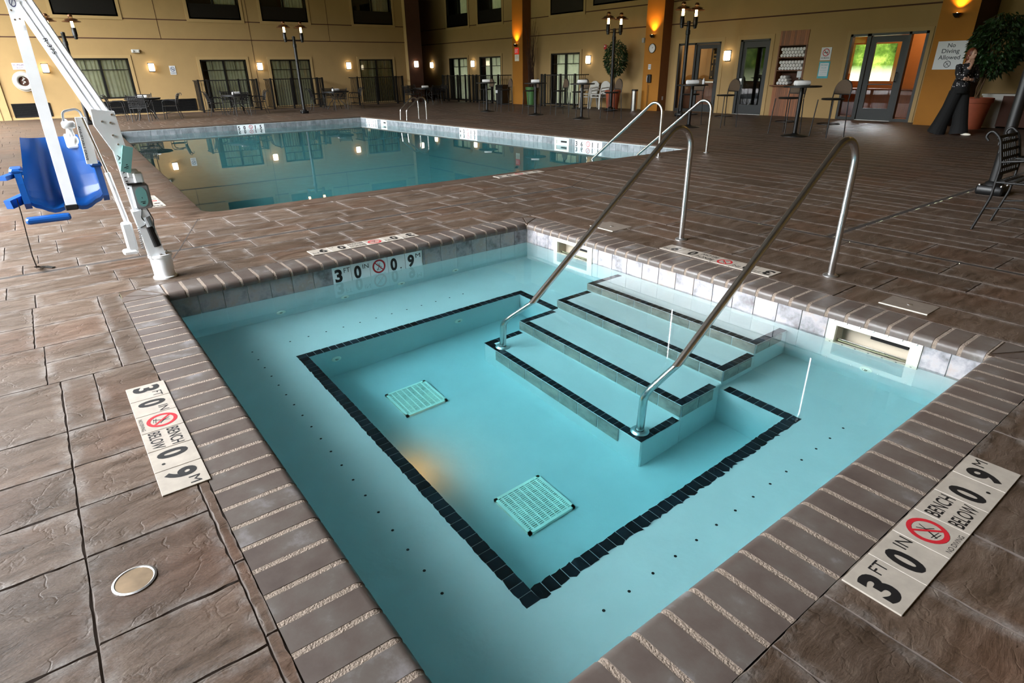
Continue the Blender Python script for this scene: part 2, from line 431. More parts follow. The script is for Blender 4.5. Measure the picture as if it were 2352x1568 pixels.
def ashlar(x0,x1,y0,y1,along='x'):
    if along=='x':
        ys=chop(y0,y1,.24,.46)
        for k in range(len(ys)-1):
            xs=chop(x0,x1,.5,1.25); h=ys[k+1]-ys[k]
            for i in range(len(xs)-1):
                if h>.36 and rs.random()<.35:
                    m=ys[k]+h*rs.choice((.4,.5,.6)); slab(xs[i],xs[i+1],ys[k],m); slab(xs[i],xs[i+1],m,ys[k+1])
                else: slab(xs[i],xs[i+1],ys[k],ys[k+1])
    else:
        xs=chop(x0,x1,.26,.58)
        for k in range(len(xs)-1):
            ys=chop(y0,y1,.28,.7); h=xs[k+1]-xs[k]
            for i in range(len(ys)-1):
                if h>.42 and rs.random()<.3:
                    m=xs[k]+h*rs.choice((.4,.5,.6)); slab(xs[k],m,ys[i],ys[i+1]); slab(m,xs[k+1],ys[i],ys[i+1])
                else: slab(xs[k],xs[k+1],ys[i],ys[i+1])
SY,NY,WX,EX=-8.5,14.7,-25.0,9.0     # walls
NYF=15.3
J=.021
px0,px1,py0,py1=-16.45,-2.72,-2.40,6.15
ashlar(-30,px0,SY,NY,'y')
ashlar(px0,px1,SY,py0,'y'); ashlar(px0,px1,py1,NY,'x')
ashlar(px1,-1.22-J,SY,1.72+J,'y')
ashlar(-1.22+J,-CW,SY,1.72-J,'y')
ashlar(-CW,D+CW,CW,1.72-J,'x')
ashlar(D+CW,EX,SY,1.72-J,'x')
ashlar(px1,2.16-J,1.72+J,NYF,'x'); ashlar(2.16+J,EX,1.72+J,NYF,'x')
y_c=-W-CW
for q in [(-.262,.54,-3.62,y_c),(.54,1.12,-3.62,y_c),(-.262,.145,-3.985,-3.62),(.145,.54,-3.985,-3.62),(.54,.815,-3.943,-3.62),(.815,1.12,-3.943,-3.62),
          (1.12,1.7,-3.75,y_c),(1.12,1.7,-3.89,-3.75),(1.7,2.03,-3.89,y_c),(2.03,2.33,-3.89,y_c),(2.33,2.63,-3.89,-3.525),(2.63,3.03,-3.89,-3.525),
          (3.03,3.31,-3.89,-3.525),(3.31,3.72,-3.89,-3.525),(3.72,4.133,-3.89,-3.525),(2.33,2.95,-3.525,y_c),(2.95,3.28,-3.525,y_c),(3.28,4.133,-3.525,y_c),
          (-.262,.12,-4.4,-3.985),(.12,.54,-4.4,-3.985),(.54,1.12,-4.4,-3.943),(1.12,1.7,-4.4,-3.89),(1.7,2.03,-4.4,-3.89),(2.03,2.33,-4.4,-3.89),(2.33,2.63,-4.4,-3.89),(2.63,3.05,-4.4,-3.89),(3.05,3.4,-4.4,-3.89),(3.4,4.133,-4.4,-3.89)]:
    slab(*q)
ashlar(-CW,D+CW,SY,-4.4,'y')
# ground under the slabs (dark at the bottom of the saw cuts), open at the basins
fl.m=2; fl.r=.5
def under(x0,x1,y0,y1): fl.quad((x0,y0,-.0012),(x1,y0,-.0012),(x1,y1,-.0012),(x0,y1,-.0012))
under(-1.22-J-.003,-1.22+J+.003,SY,1.72-J); under(-1.22-J,EX,1.72-J-.003,1.72+J+.003); under(2.16-J-.003,2.16+J+.003,1.72+J,NYF)
fl.m=0; fl.quad((-CW,-4.4,-.0066),(D+CW,-4.4,-.0066),(D+CW,y_c,-.0066),(-CW,y_c,-.0066)); fl.m=2
# diagonal cuts to the pool corners
def cut(p,q,w=.009):
    d=Vector((q[0]-p[0],q[1]-p[1])).normalized(); n=Vector((-d.y,d.x))*w/2
    fl.quad((p[0]-n.x,p[1]-n.y,.0008),(q[0]-n.x,q[1]-n.y,.0008),(q[0]+n.x,q[1]+n.y,.0008),(p[0]+n.x,p[1]+n.y,.0008))
cut((-1.22,1.72),(-2.35,3.55)); cut((-1.22,-2.93),(-2.62,-2.47)); cut((-.46,-3.2),(-1.22,-2.93))
# corner fill round the spa coping
fl.m=0
for cx,cy in ((-CW,0),(D,0),(-CW,-W-CW),(D,-W-CW)):
    fl.r=rs.random(); fl.quad((cx,cy,-.004),(cx+CW,cy,-.004),(cx+CW,cy+CW,-.004),(cx,cy+CW,-.004))
struct(fl.build('floor',[M['deck'],M['groove'],M['joint']]))

# ------------------------------------------------------------------ spa coping : bullnose bricks
cp=MB()
def prof(drop=0.,back=0.):
    p=[(CW,-.05),(CW,-drop)]
    for k in range(6):
        a=PI/2+ (PI/2)*k/5
        p.append((.034+back+.034*math.cos(a),-.034-drop+.034*math.sin(a)))
    p+= [(back,-.055),(back+.02,-.055)]
    return p
def run(o,d,n,L,N):
    """bricks along direction d from o, outward normal n"""
    o=Vector(o);d=Vector(d);n=Vector(n); pitch=L/N; mw=.022
    def pr(a,b,P):
        v=[];k=len(P)
        for t in (a,b): v+=[o+d*t+n*q[0]+Vector((0,0,q[1])) for q in P]
        cp.add(v,[tuple(range(k)),tuple(range(2*k-1,k-1,-1))]+[(i,k+i,k+(i+1)%k,(i+1)%k) for i in range(k)])
    cp.m=1; cp.r=.5; pr(0,L,prof(.0018,.002))
    cp.m=0
    for i in range(N):
        cp.r=rs.random(); pr(i*pitch+mw/2,(i+1)*pitch-mw/2,prof(rs.random()*.0015,0))
run((0,0,0),(0,-1,0),(-1,0,0),W,26); run((D,0,0),(-1,0,0),(0,1,0),D,32)
run((0,-W,0),(1,0,0),(0,-1,0),D,32); run((D,-W,0),(0,1,0),(1,0,0),W,26)
def corner(cx,cy,a0,rad=CW):
    cp.m=1; cp.r=.5
    M_=Matrix.Translation((cx,cy,-.05))
    cp.prism([(0,0)]+[(rad*math.cos(a0+PI/2*k/10),rad*math.sin(a0+PI/2*k/10)) for k in range(11)],M_,.046)
    cp.m=0
    for j in range(3):
        cp.r=rs.random(); b0=a0+PI/6*j+.035; b1=a0+PI/6*(j+1)-.035
        pts=[(.03*math.cos((b0+b1)/2),.03*math.sin((b0+b1)/2))]+[(rad*math.cos(b0+(b1-b0)*k/4),rad*math.sin(b0+(b1-b0)*k/4)) for k in range(5)]
        cp.prism(pts,M_,.0495)
corner(0,0,PI/2); corner(D,0,0); corner(D,-W,-PI/2); corner(0,-W,PI,CW*1.06)
struct(cp.build('spa_coping',[M['brick'],M['mortar']],smooth=40,recalc=True))

# ------------------------------------------------------------------ spa basin
BZ,FZ=-.70,-1.12
X0,X1,Y0,Y1=-.02,D+.02,-W-.02,.02
wx0,wx1,wy0,wy1=.775,3.225,-2.56,-.70
b=MB()
b.quad((X0,Y0,BZ),(X0,Y1,BZ),(X0,Y1,-.03),(X0,Y0,-.03)); b.quad((X1,Y1,BZ),(X1,Y0,BZ),(X1,Y0,-.03),(X1,Y1,-.03))
b.quad((X1,Y0,BZ),(X0,Y0,BZ),(X0,Y0,-.03),(X1,Y0,-.03))
# back wall with two skimmer mouths
SK=[(.41,.93),(3.05,3.58)]
def holed(mb,fn,u0,u1,z0,z1,holes):
    us=sorted({u0,u1,*[h[0] for h in holes],*[h[1] for h in holes]}); zs=sorted({z0,z1,*[h[2] for h in holes],*[h[3] for h in holes]})
    for i in range(len(us)-1):
        for k in range(len(zs)-1):
            cu,cz=(us[i]+us[i+1])/2,(zs[k]+zs[k+1])/2
            if any(h[0]<cu<h[1] and h[2]<cz<h[3] for h in holes): continue
            mb.add([fn(us[i],zs[k]),fn(us[i+1],zs[k]),fn(us[i+1],zs[k+1]),fn(us[i],zs[k+1])],[(0,1,2,3)])
SKH=[(a+.05,c-.06,-.225,-.088) for a,c in SK]
holed(b,lambda u,z:(u,Y1,z),X0,X1,BZ,-.03,SKH)
for (x0,x1,y0,y1) in ((X0,wx0,Y0,Y1),(wx1,X1,Y0,Y1),(wx0,wx1,Y0,wy0),(wx0,wx1,wy1,Y1)):
    b.quad((x0,y0,BZ),(x1,y0,BZ),(x1,y1,BZ),(x0,y1,BZ))
cv=.03
b.quad((wx0,wy0,BZ),(wx0,wy1,BZ),(wx0,wy1,FZ),(wx0,wy0,FZ)); b.quad((wx1,wy1,BZ),(wx1,wy0,BZ),(wx1,wy0,FZ),(wx1,wy1,FZ))
b.quad((wx1,wy0,BZ),(wx0,wy0,BZ),(wx0,wy0,FZ),(wx1,wy0,FZ)); b.quad((wx0,wy1,BZ),(wx1,wy1,BZ),(wx1,wy1,FZ),(wx0,wy1,FZ))
b.quad((wx0,wy0,FZ),(wx1,wy0,FZ),(wx1,wy1,FZ),(wx0,wy1,FZ))
struct(b.build('spa_basin',M['plaster']))
# steps
sx0,sx1=1.24,2.79
ST=[(-.345,.02,-.30,BZ-.01),(-.675,-.345,-.48,BZ-.01),(-1.06,-.675,-.66,FZ-.01),(-1.40,-1.06,-.84,FZ-.01)]
st=MB()
for y0,y1,zt,zb in ST: st.bbox(sx0,sx1,y0,y1+.01,zb,zt,.008)
steps=struct(st.build('spa_steps',M['plaster']))
def mosaic(mb,p,q,out,w,n,t=.003,jag=0.):
    """row of n small tiles from p to q, width w towards out, on a horizontal surface"""
    p=Vector(p);q=Vector(q);o=Vector(out);d=(q-p);L=d.length;d/=L;pt=L/n;g=.0035
    for i in range(n):
        mb.r=rs.random()
        a=p+d*(i*pt+g/2);c=p+d*((i+1)*pt-g/2)
        j=lambda:(rs.random()-.5)*jag
        e0,e1=o*(w+j()-abs(j())),o*(w+j())
        i0,i1=o*(j()*.5),o*(j()*.5)
        pts=[a+i0,(a+c)/2+o*(j()*.6),c+i1,c+e1,(a+c)/2+o*(w+j()*1.3),a+e0]
        up=Vector((0,0,t))
        v=[x for x in pts]+[x+up for x in pts]
        mb.add(v,[(6,7,8,9,10,11)]+[(k,(k+1)%6,6+(k+1)%6,6+k) for k in range(6)])
nv=MB(); e=.052
for k,(y0,y1,zt,zb) in enumerate(ST):
    mosaic(nv,(sx0,y0,zt),(sx1,y0,zt),(0,1,0),e,28)
    L=.33 if k else .36
    mosaic(nv,(sx0,y0+e,zt),(sx0,y0+L,zt),(1,0,0),e,5); mosaic(nv,(sx1,y0+e,zt),(sx1,y0+L,zt),(-1,0,0),e,5)
nv.build('nosing_mosaic',M['navy'],parent=steps)['label']='navy mosaic tile edging on the step nosings'
rt=MB(); rt.m=0
def risers(p,q,out,n,h,z):
    p=Vector(p);q=Vector(q);o=Vector(out);d=(q-p);pt=d/n;dn=d.normalized()
    for i in range(n):
        rt.r=rs.random(); a=p+pt*i+dn*.004;c=p+pt*(i+1)-dn*.004
        v=[a+Vector((0,0,z-h)),c+Vector((0,0,z-h)),c+Vector((0,0,z)),a+Vector((0,0,z))]; v+= [x+o*.006 for x in v]
        rt.m=0; rt.add(v,[(4,5,6,7),(0,1,5,4),(1,2,6,5),(2,3,7,6),(3,0,4,7)])
    rt.m=1; a,c=p,q
    v=[a+Vector((0,0,z-h)),c+Vector((0,0,z-h)),c+Vector((0,0,z)),a+Vector((0,0,z))]; rt.add([x+o*.003 for x in v],[(0,1,2,3)])
for k,(y0,y1,zt,zb) in enumerate(ST):
    a,c=(sx0,sx1) if k<3 else (sx0+.15,sx1-.17)
    risers((a,y0,0),(c,y0,0),(0,-1,0),9 if k<3 else 7,.14,zt-.008)
    if k<3: risers((sx1,y0,0),(sx1,y0+.3,0),(1,0,0),2,.135,zt-.008)
rt.build('riser_tile',[M['riser'],M['grout']],parent=steps)['label']='gray slate tiles on the step risers'
# well border mosaic (on the bench edge); the near right run is chipped
bm_=MB(); w_=.066
mosaic(bm_,(wx0,wy0,BZ),(wx0,wy1,BZ),(-1,0,0),w_,34,jag=.004); mosaic(bm_,(wx0-w_,wy1,BZ),(sx0-.02,wy1,BZ),(0,1,0),w_,8)
mosaic(bm_,(sx1+.03,wy1,BZ),(wx1+w_,wy1,BZ),(0,1,0),w_,9,jag=.004)
mosaic(bm_,(wx0-w_,wy0,BZ),(wx1+w_,wy0,BZ),(0,-1,0),w_,46,jag=.006); mosaic(bm_,(wx1,wy0,BZ),(wx1,wy1,BZ),(1,0,0),w_,34,jag=.014)
struct(bm_.build('trim_1',M['navy']))
# tile band
tb=MB()
def band(o,d,n,L,pitch,start,z0,z1,skip=()):
    o=Vector(o);d=Vector(d);n=Vector(n)
    tb.m=1; tb.r=.5
    holes=[(a,c,z0,z1) for a,c in skip]
    holed(tb,lambda u,z:o+d*u+n*.004+Vector((0,0,z)),0,L,z0,z1,holes)
    t=start
    while t<L:
        a,c=max(0,t)+.003,min(L,t+pitch)-.003; t+=pitch
        segs=[(a,c)]
        for s0,s1 in skip:
            ns=[]
            for x,y in segs:
                if y<=s0 or x>=s1: ns.append((x,y))
                else:
                    if x<s0: ns.append((x,s0-.002))
                    if y>s1: ns.append((s1+.002,y))
            segs=ns
        for x,y in segs:
            if y-x<.01: continue
            tb.m=0; tb.r=rs.random()
            P=[(x,z0+.004),(y,z0+.004),(y,z1-.003),(x,z1-.003)]
            v=[o+d*u+n*.004+Vector((0,0,z)) for u,z in P]+[o+d*(u)+n*.011+Vector((0,0,z)) for u,z in P]
            tb.add(v,[(4,5,6,7),(0,1,5,4),(1,2,6,5),(2,3,7,6),(3,0,4,7)])
zt0,zt1=-.222,-.046
MW=(1.186,2.028)   # where the depth marker sits, measured from the far corner
band((X0,Y1,0),(0,-1,0),(1,0,0),Y1-Y0,.17,.0,zt0,zt1,[(MW[0]+.02,MW[1]+.02)])
band((X0,Y1,0),(1,0,0),(0,-1,0),X1-X0,.17,.0,zt0,zt1,[(a+.02,c+.02) for a,c in SK])
band((X0,Y0,0),(1,0,0),(0,1,0),X1-X0,.17,0,zt0,zt1); band((X1,Y0,0),(0,1,0),(-1,0,0),Y1-Y0,.17,0,zt0,zt1)
struct(tb.build('trim_2',[M['slate'],M['grout']],recalc=False))

# ------------------------------------------------------------------ big pool
A_,B_,C_,D_=(-2.72,-2.40),(-16.45,-1.80),(-16.45,5.62),(-2.72,6.15)
def rounded(a,prev,nxt,r_,n=6):
    return [(p.x,p.y) for p in fillet([(prev[0],prev[1],0),(a[0],a[1],0),(nxt[0],nxt[1],0)],r_,n)[1:-1]]
ring=rounded(A_,D_,B_,.22)+[B_,C_]+rounded(D_,C_,A_,.1)
pc=MB(); nR=len(ring); cx_,cy_=-9.6,1.9
def outp(p):
    return (px0-.3 if p[0]<-15 else (px1+.3 if p[0]>-4 else p[0]), py0-.28 if p[1]<0 else py1+.28)
prof2=[(None,.002),(-.02,.002),(-.006,-.004),(0,-.016),(0,-.035),(-.02,-.04)]
v=[]
for p in ring:
    q=outp(p); q=(px1+.28 if p[0]>-4 else px0-.3, q[1]); d=Vector((p[0]-q[0],p[1]-q[1])).normalized()
    for t,z in prof2:
        v.append((q[0],q[1],z) if t is None else (p[0]+d.x*t,p[1]+d.y*t,z))
k=len(prof2); f=[]
for i in range(nR):
    j=(i+1)%nR
    for a in range(k-1): f.append((i*k+a,i*k+a+1,j*k+a+1,j*k+a))
pc.add(v,f)
struct(pc.build('pool_coping',M['deck'],recalc=True,smooth=50))
pb=MB(); zb=-1.45
for i in range(nR):
    a,c=ring[i],ring[(i+1)%nR]
    pb.quad((a[0],a[1],zb),(c[0],c[1],zb),(c[0],c[1],-.03),(a[0],a[1],-.03))
pb.add([(p[0],p[1],zb) for p in ring],[tuple(range(nR))])
pb.box(-3.1,-2.7,3.9,6.1,zb,-.42); pb.box(-3.5,-3.1,3.9,6.1,zb,-.68); pb.box(-3.9,-3.5,3.9,6.1,zb,-.95)
struct(pb.build('pool_basin',M['poolplaster']))
pt=tb=MB()
def wallframe(p,q):
    p=Vector((*p,0));q=Vector((*q,0));d=(q-p);L=d.length;d/=L;n=Vector((-d.y,d.x,0));
    c=Vector((cx_,cy_,0))
    if n.dot(c-p)<0: n=-n
    return p,d,n,L
fb=wallframe(B_,C_); fr=wallframe(C_,D_); fa=wallframe(A_,B_); fn=wallframe(D_,A_)
def on(fm,x=None,y=None):      # distance along a wall frame where it meets x or y
    p,d,n,L=fm; return (x-p.x)/d.x if x is not None else (y-p.y)/d.y
tz0,tz1=-.212,-.042
band(fb[0],fb[1],fb[2],fb[3],.165,0,tz0,tz1,[(on(fb,y=1.44),on(fb,y=2.27))])
band(fr[0],fr[1],fr[2],fr[3],.165,0,tz0,tz1,[(on(fr,x=-16.05)+.0,on(fr,x=-15.22)),(on(fr,x=-14.95),on(fr,x=-14.55)),(on(fr,x=-10.37),on(fr,x=-9.54)),(on(fr,x=-6.46),on(fr,x=-5.98)),(on(fr,x=-5.8),on(fr,x=-4.97))])
band(fa[0],fa[1],fa[2],fa[3],.165,0,tz0,tz1); band(fn[0],fn[1],fn[2],fn[3],.165,0,tz0,tz1)
struct(tb.build('trim_3',[M['pooltile'],M['grout']]))

# ------------------------------------------------------------------ water
w=MB(); w.box(-.05,D+.05,-W-.05,.05,-1.3,WZ)
o=w.build('spa_water',water_mat('spa_water',(.05,.84,.935,1),.62,1.4,.010)); tag(o,'clear turquoise water filling the square spa','water',kind='stuff')
w=MB(); n_=len(ring)
rg=[(p[0]+(.02 if p[0]>-9 else -.02),p[1]+(.02 if p[1]>1.9 else -.02)) for p in ring]
w.add([(p[0],p[1],-1.6) for p in rg]+[(p[0],p[1],PZ) for p in rg],[tuple(range(n_)),tuple(range(n_,2*n_))]+[(i,(i+1)%n_,n_+(i+1)%n_,n_+i) for i in range(n_)])
o=w.build('pool_water',water_mat('pool_water',(.04,.62,.66,1),.55,.7,.006),recalc=True); tag(o,'still dark teal water in the large swimming pool','water',kind='stuff')

# ------------------------------------------------------------------ room shell
CZ=8.2
def wall(name,fn,u0,u1,z0,z1,holes,m='wall'):
    b=MB(); holed(b,fn,u0,u1,z0,z1,holes); return struct(b.build(name,M[m]))
# openings (u0,u1,z0,z1) : left wall u=y, right wall u=x
LWIN=[(-2.04,.02,3.5,5.3),(2.50,4.52,3.5,5.3),(5.38,7.40,3.5,5.3),(9.57,11.6,3.5,5.3)]
LDOOR=[(-1.98,-.02,.62,2.06),(2.55,4.40,.02,2.0),(5.42,7.22,.02,2.0),(9.64,11.42,.02,2.0)]
LPT=[(-4.1,-2.95,.08,.56),(-1.5,2.08,.06,.53)]
RWIN=[(-25.0,-23.03,3.45,5.3),(-22.17,-20.22,3.45,5.3),(-16.8,-14.82,3.47,5.3),(-14.3,-12.0,3.62,5.3)]
RDOOR=[(-24.97,-23.22,.03,2.03),(-22.14,-20.36,.03,2.03),(-16.74,-14.95,.03,2.03)]
UNIT=(-10.02,-8.32,.0,2.15); SDOOR=(-7.62,-6.60,.0,2.16); NICHE=(-6.29,-5.44,.87,1.94); DDOOR=(-4.24,-2.32,.0,2.15)
wall('wall_left',lambda u,z:(WX,u,z),SY,12.95,-.02,CZ,LWIN+LDOOR+LPT)
wall('wall_right',lambda u,z:(u,NY,z),-29.5,-1.3,-.02,CZ,RWIN+RDOOR+[UNIT,SDOOR,NICHE,DDOOR])
wall('wall_set_back',lambda u,z:(u,15.3,z),-1.3,EX,-.02,CZ,[])
wall('wall_east',lambda u,z:(EX,u,z),SY,15.3,-.02,CZ,[])
b=MB(); b.quad((-29.5,12.95,-.02),(WX,12.95,-.02),(WX,12.95,CZ),(-29.5,12.95,CZ)); b.quad((-29.5,12.95,-.02),(-29.5,NY,-.02),(-29.5,NY,CZ),(-29.5,12.95,CZ))
struct(b.build('wall_recess',M['brown']))
b=MB(); b.quad((-30,SY,CZ),(EX,SY,CZ),(EX,15.3,CZ),(-30,15.3,CZ))
struct(b.build('ceiling',M['ceil']))
# south glazing behind the camera : tall bays
GL=[]
for xx in (-23.8,-21.4,-19.0,-16.6,-14.2,-8.0,-5.6,-3.2,-.8):
    GL.append((xx,xx+2.1,.45,7.2))
wall('wall_south',lambda u,z:(u,SY,z),-30,EX,-.02,CZ,GL)
b=MB()
for (a,c,z0,z1) in GL:
    for zz in (z0,2.6,4.9,z1): b.box(a,c,SY-.06,SY+.03,zz-.03,zz+.03)
    for x in (a,(a+c)/2,c): b.box(x-.03,x+.03,SY-.06,SY+.03,z0,z1)
struct(b.build('window_20',M['black']))
# string courses and control joints (thin raised strips, the shadow of the reveals painted dark brown)
b=MB()
for z in (2.75,3.44):
    b.box(WX,WX+.006,SY,12.95,z-.018,z+.018); b.box(-29.5,-1.3,NY-.006,NY,z-.018,z+.018)
for y in (4.78,8.3,1.3): b.box(WX,WX+.006,y-.008,y+.008,2.75,CZ)
for y in (4.78,): b.box(WX,WX+.006,y-.008,y+.008,.02,2.75)
struct(b.build('trim_4',M['brown']))
b=MB(); b.box(WX,WX+.012,SY,12.95,0,.1); struct(b.build('baseboard_left',M['trimp']))

# ------------------------------------------------------------------ depth markers
def tile_letters(code,T):
    """list of (part name, material, mesh) lying on one tile"""
    out=[]
    def S(b,x0,x1,y0,y1,bold=.03):
        m=MB(); text_in(m,b,x0*T,x1*T,y0*T,y1*T,bold=bold,z=.0036); out.append(('lettering','ink',m))
    if code=='X':
        red=MB(); annulus(red,.5*T,.56*T,.27*T,.36*T,z=.0037); bar2(red,.28*T,.78*T,.72*T,.34*T,.055*T,z=.0038); out.append(('no_diving_ring','red',red))
        mb=MB()
        bar2(mb,.40*T,.36*T,.52*T,.60*T,.03*T,z=.0036); bar2(mb,.52*T,.60*T,.66*T,.50*T,.02*T,z=.0036); bar2(mb,.52*T,.60*T,.44*T,.74*T,.022*T,z=.0036)
        bar2(mb,.52*T,.60*T,.58*T,.74*T,.018*T,z=.0036); bar2(mb,.34*T,.44*T,.60*T,.40*T,.014*T,z=.0036); bar2(mb,.36*T,.39*T,.56*T,.35*T,.012*T,z=.0036); out.append(('diver_symbol','ink',mb))
        S('NO DIVING',.16,.84,.05,.14,.0)
    elif code=='BB':
        S('BENCH',.06,.94,.56,.84,.012); S('BELOW',.06,.94,.14,.42,.012)
    else:
        d,sup=code; dot=d.endswith('.'); d=d.rstrip('.')
        x0,x1=(.24,.40) if d=='1' else (.14,.52)
        S(d,x0,x1,.16,.83,.04)
        if dot: S('.',.68,.76,.2,.28,.03)
        if sup: S(sup,.62,.94 if sup!='M' else .9,.6,.83,.0)
    return out
def marker(label,o,u,v,codes,T=.1685,white='white_tile',simple=False,group=None):
    r=bpy.data.objects.new('depth_marker',None); COL.objects.link(r); r.empty_display_size=.1
    r.matrix_world=frame(o,u,v); tag(r,label,'depth marker',group)
    for i,c in enumerate(codes):
        b=MB(); b.bbox(i*T+.0015,(i+1)*T-.0015,.0015,T-.0015,-.004,.003,.0015)
        t=b.build('tile',M[white],r)
        for nm,mt,a in tile_letters(c,T):
            a.v=[(x+i*T,y,z) for x,y,z in a.v]; a.build(nm,M[mt],t)
    return r
N30=[('3','FT'),('0','IN'),'X','BB',('0.',''),('9','M')]
T_=.1685
marker('white bench-below depth tiles in the deck at the left, nearest the round brass cap',(1.44,-3.645,.002),(1,0,0),(0,1,0),N30)
marker('white bench-below depth tiles in the deck at the lower right corner',(4.308,-2.112,.002),(0,1,0),(-1,0,0),N30)
marker('upside-down white tile row on the deck above the wall depth marker',(-.431,-1.066,.002),(0,-1,0),(1,0,0),N30)
marker('upside-down white tile row behind the submerged steps, crossed by the right handrail',(2.452,.455,.002),(-1,0,0),(0,-1,0),N30)
marker('white wall tiles reading 3 FT 0 IN 0.9 M just above the spa waterline',(X0+.008,-2.036,-.216),(0,1,0),(0,0,1),[('3','FT'),('0','IN'),'X',('0.',''),('9','M')],T=.168,white='white_tile_w')
def pmark(label,fm,s,codes,T):
    p,d,n,L=fm; o=p+d*s+n*.006+Vector((0,0,tz0)); marker(label,o,d if d.cross(Vector((0,0,1))).dot(n)>0 else -d,(0,0,1),codes,T,white='white_tile_w')
def pm(label,fm,s0,s1,codes):
    p,d,n,L=fm; T=.166
    dd=d if d.cross(Vector((0,0,1))).dot(n)>0 else -d
    st=s0 if dd.dot(d)>0 else s1
    o=p+d*st+n*.006+Vector((0,0,tz0)); marker(label,o,dd,(0,0,1),codes,T,white='white_tile_w')
pm('white wall tiles reading 5 0 on the left far wall of the big pool',fb,on(fb,y=1.44),on(fb,y=2.27),[('5',''),('0',''),'X',('1.',''),('5','')])
pm('white wall tiles of the big pool nearest the far corner, left of the ladder',fr,on(fr,x=-16.05),on(fr,x=-15.22),[('5',''),('0',''),'X',('1.',''),('5','')])
pm('white wall tiles reading 4 3 between the ladder and the pool handrails',fr,on(fr,x=-10.37),on(fr,x=-9.54),[('4',''),('3',''),'X',('1.',''),('3','')])
pm('white wall tiles reading 3 6 beside the skimmer near the pool handrails',fr,on(fr,x=-5.8),on(fr,x=-4.97),[('3',''),('6',''),'X',('1.',''),('1','')])
marker('white tile row on the deck along the near edge of the big pool',(-2.40,1.42,.004),(0,1,0),(-1,0,0),[('3','FT'),('6','IN'),'X',('1.',''),('1','M')])
marker('white tile row on the deck behind the blue lift control boxes',(-3.46,-2.66,.004),(-1,0,0),(0,-1,0),[('3','FT'),('6','IN'),'X',('1.',''),('1','M')])

# ------------------------------------------------------------------ skimmers
def skimmer(label,o,u,n,w,h,depth,hole):
    r=bpy.data.objects.new('skimmer',None); COL.objects.link(r); r.matrix_world=frame(o,u,(0,0,1)); tag(r,label,'skimmer')
    x0,x1,z0,z1=hole
    b=MB(); fn=lambda z:(lambda a,c:(a,c,z))
    holed(b,fn(.014),0,w,0,h,[hole]); 
    for (a,c,d,e) in ((0,w,0,0),(0,w,h,h)): b.quad((a,d,0),(c,d,0),(c,d,.014),(a,d,.014))
    for x in (0,w): b.quad((x,0,0),(x,h,0),(x,h,.014),(x,0,.014))
    for x in (x0,x1): b.quad((x,z0,.014),(x,z1,.014),(x,z1,-.01),(x,z0,-.01))
    for z in (z0,z1): b.quad((x0,z,.014),(x1,z,.014),(x1,z,-.01),(x0,z,-.01))
    f_=b.build('face_frame',M['abs'],r)
    b=MB()
    b.quad((x0,z0-.03,-.01),(x0,z1,-.01),(x0,z1,-depth),(x0,z0-.03,-depth)); b.quad((x1,z0-.03,-.01),(x1,z1,-.01),(x1,z1,-depth),(x1,z0-.03,-depth))
    b.quad((x0,z1,-.01),(x1,z1,-.01),(x1,z1,-depth),(x0,z1,-depth)); b.quad((x0,z0-.03,-.01),(x1,z0-.03,-.01),(x1,z0-.03,-depth),(x0,z0-.03,-depth))
    b.quad((x0,z0-.03,-depth),(x1,z0-.03,-depth),(x1,z1,-depth),(x0,z1,-depth))
    th=b.build('throat',M['beige'],r)
    b=MB(); b.box(x0+(x1-x0)*.42,x0+(x1-x0)*.92,z1-.055,z1-.02,-depth-.005,-depth+.03); b.build('weir_slot',M['dark'],th)
    if w>.45:
        s0=None
        for i in range(7):
            for z in (.018,h-.018):
                x=.03+(w-.06)*i/6
                if s0 is None:
                    b=MB(); b.lathe([(.006,0),(.006,.0025),(.003,.004),(0,.004)],8); s0=b.build('screw',M['steel'],f_); s=s0
                else: s=s0.copy(); COL.objects.link(s)
                s.location=(x,z,.014)
    return r
skimmer('ivory skimmer frame at the far corner of the spa, behind the left handrail',(SK[0][0],Y1-.004,-.244),(1,0,0),(0,-1,0),SK[0][1]-SK[0][0],.202,.10,(.05,SK[0][1]-SK[0][0]-.06,.019,.156))
skimmer('ivory skimmer frame with screws near the right corner of the spa',(SK[1][0],Y1-.004,-.244),(1,0,0),(0,-1,0),SK[1][1]-SK[1][0],.202,.10,(.05,SK[1][1]-SK[1][0]-.06,.019,.156))
p_,d_,n_2,L_=fr
for lab,x in (('small ivory skimmer in the far pool wall left of the ladder',-14.95),('ivory skimmer in the pool wall beside the 3 6 tiles',-6.46)):
    s_=on(fr,x=x); w_s=.4 if x<-10 else .48
    o=p_+d_*s_+n_2*.004+Vector((0,0,-.235)); skimmer(lab,o,d_ ,n_2,w_s,.19,.02,(.06,w_s-.06,.06,.15))
# skimmer lids in the deck, floor drains, fittings
def lid(label,x0,x1,y0,y1):
    r=thing('skimmer_cover',label,'lid',((x0+x1)/2,(y0+y1)/2,0))
    hx,hy=(x1-x0)/2,(y1-y0)/2
    b=MB(); b.bbox(-hx,hx,-hy,hy,-.01,.003,.004); p=b.build('plate',M['lidplate'],r)
    b=MB(); b.box(-hx,hx,-hy-.008,-hy+.002,-.01,.0045); b.build('edge_trim',M['abs'],r)
    b=MB(); b.lathe([(.014,.003),(.014,.006),(.006,.007),(0,.007)],12); b.build('screw',M['chrome'],r)
M['lidplate']=mat('buff_lid_plate',(112,101,91),.6,var=.1,scale=20)
lid('square buff lid in the deck behind the left handrail',.485,.785,.41,.68); lid('square buff lid in the deck above the right skimmer',3.175,3.455,.36,.56)
r=thing('round_drain_cap','round brass cap set in the deck left of the spa coping','cap',(2.834,-3.780,0))
b=MB(); b.lathe([(.060,-.01),(.060,.003),(.054,.005),(.051,.003)],32,cap=False); b.build('rim',M['chrome'],r,smooth=40)
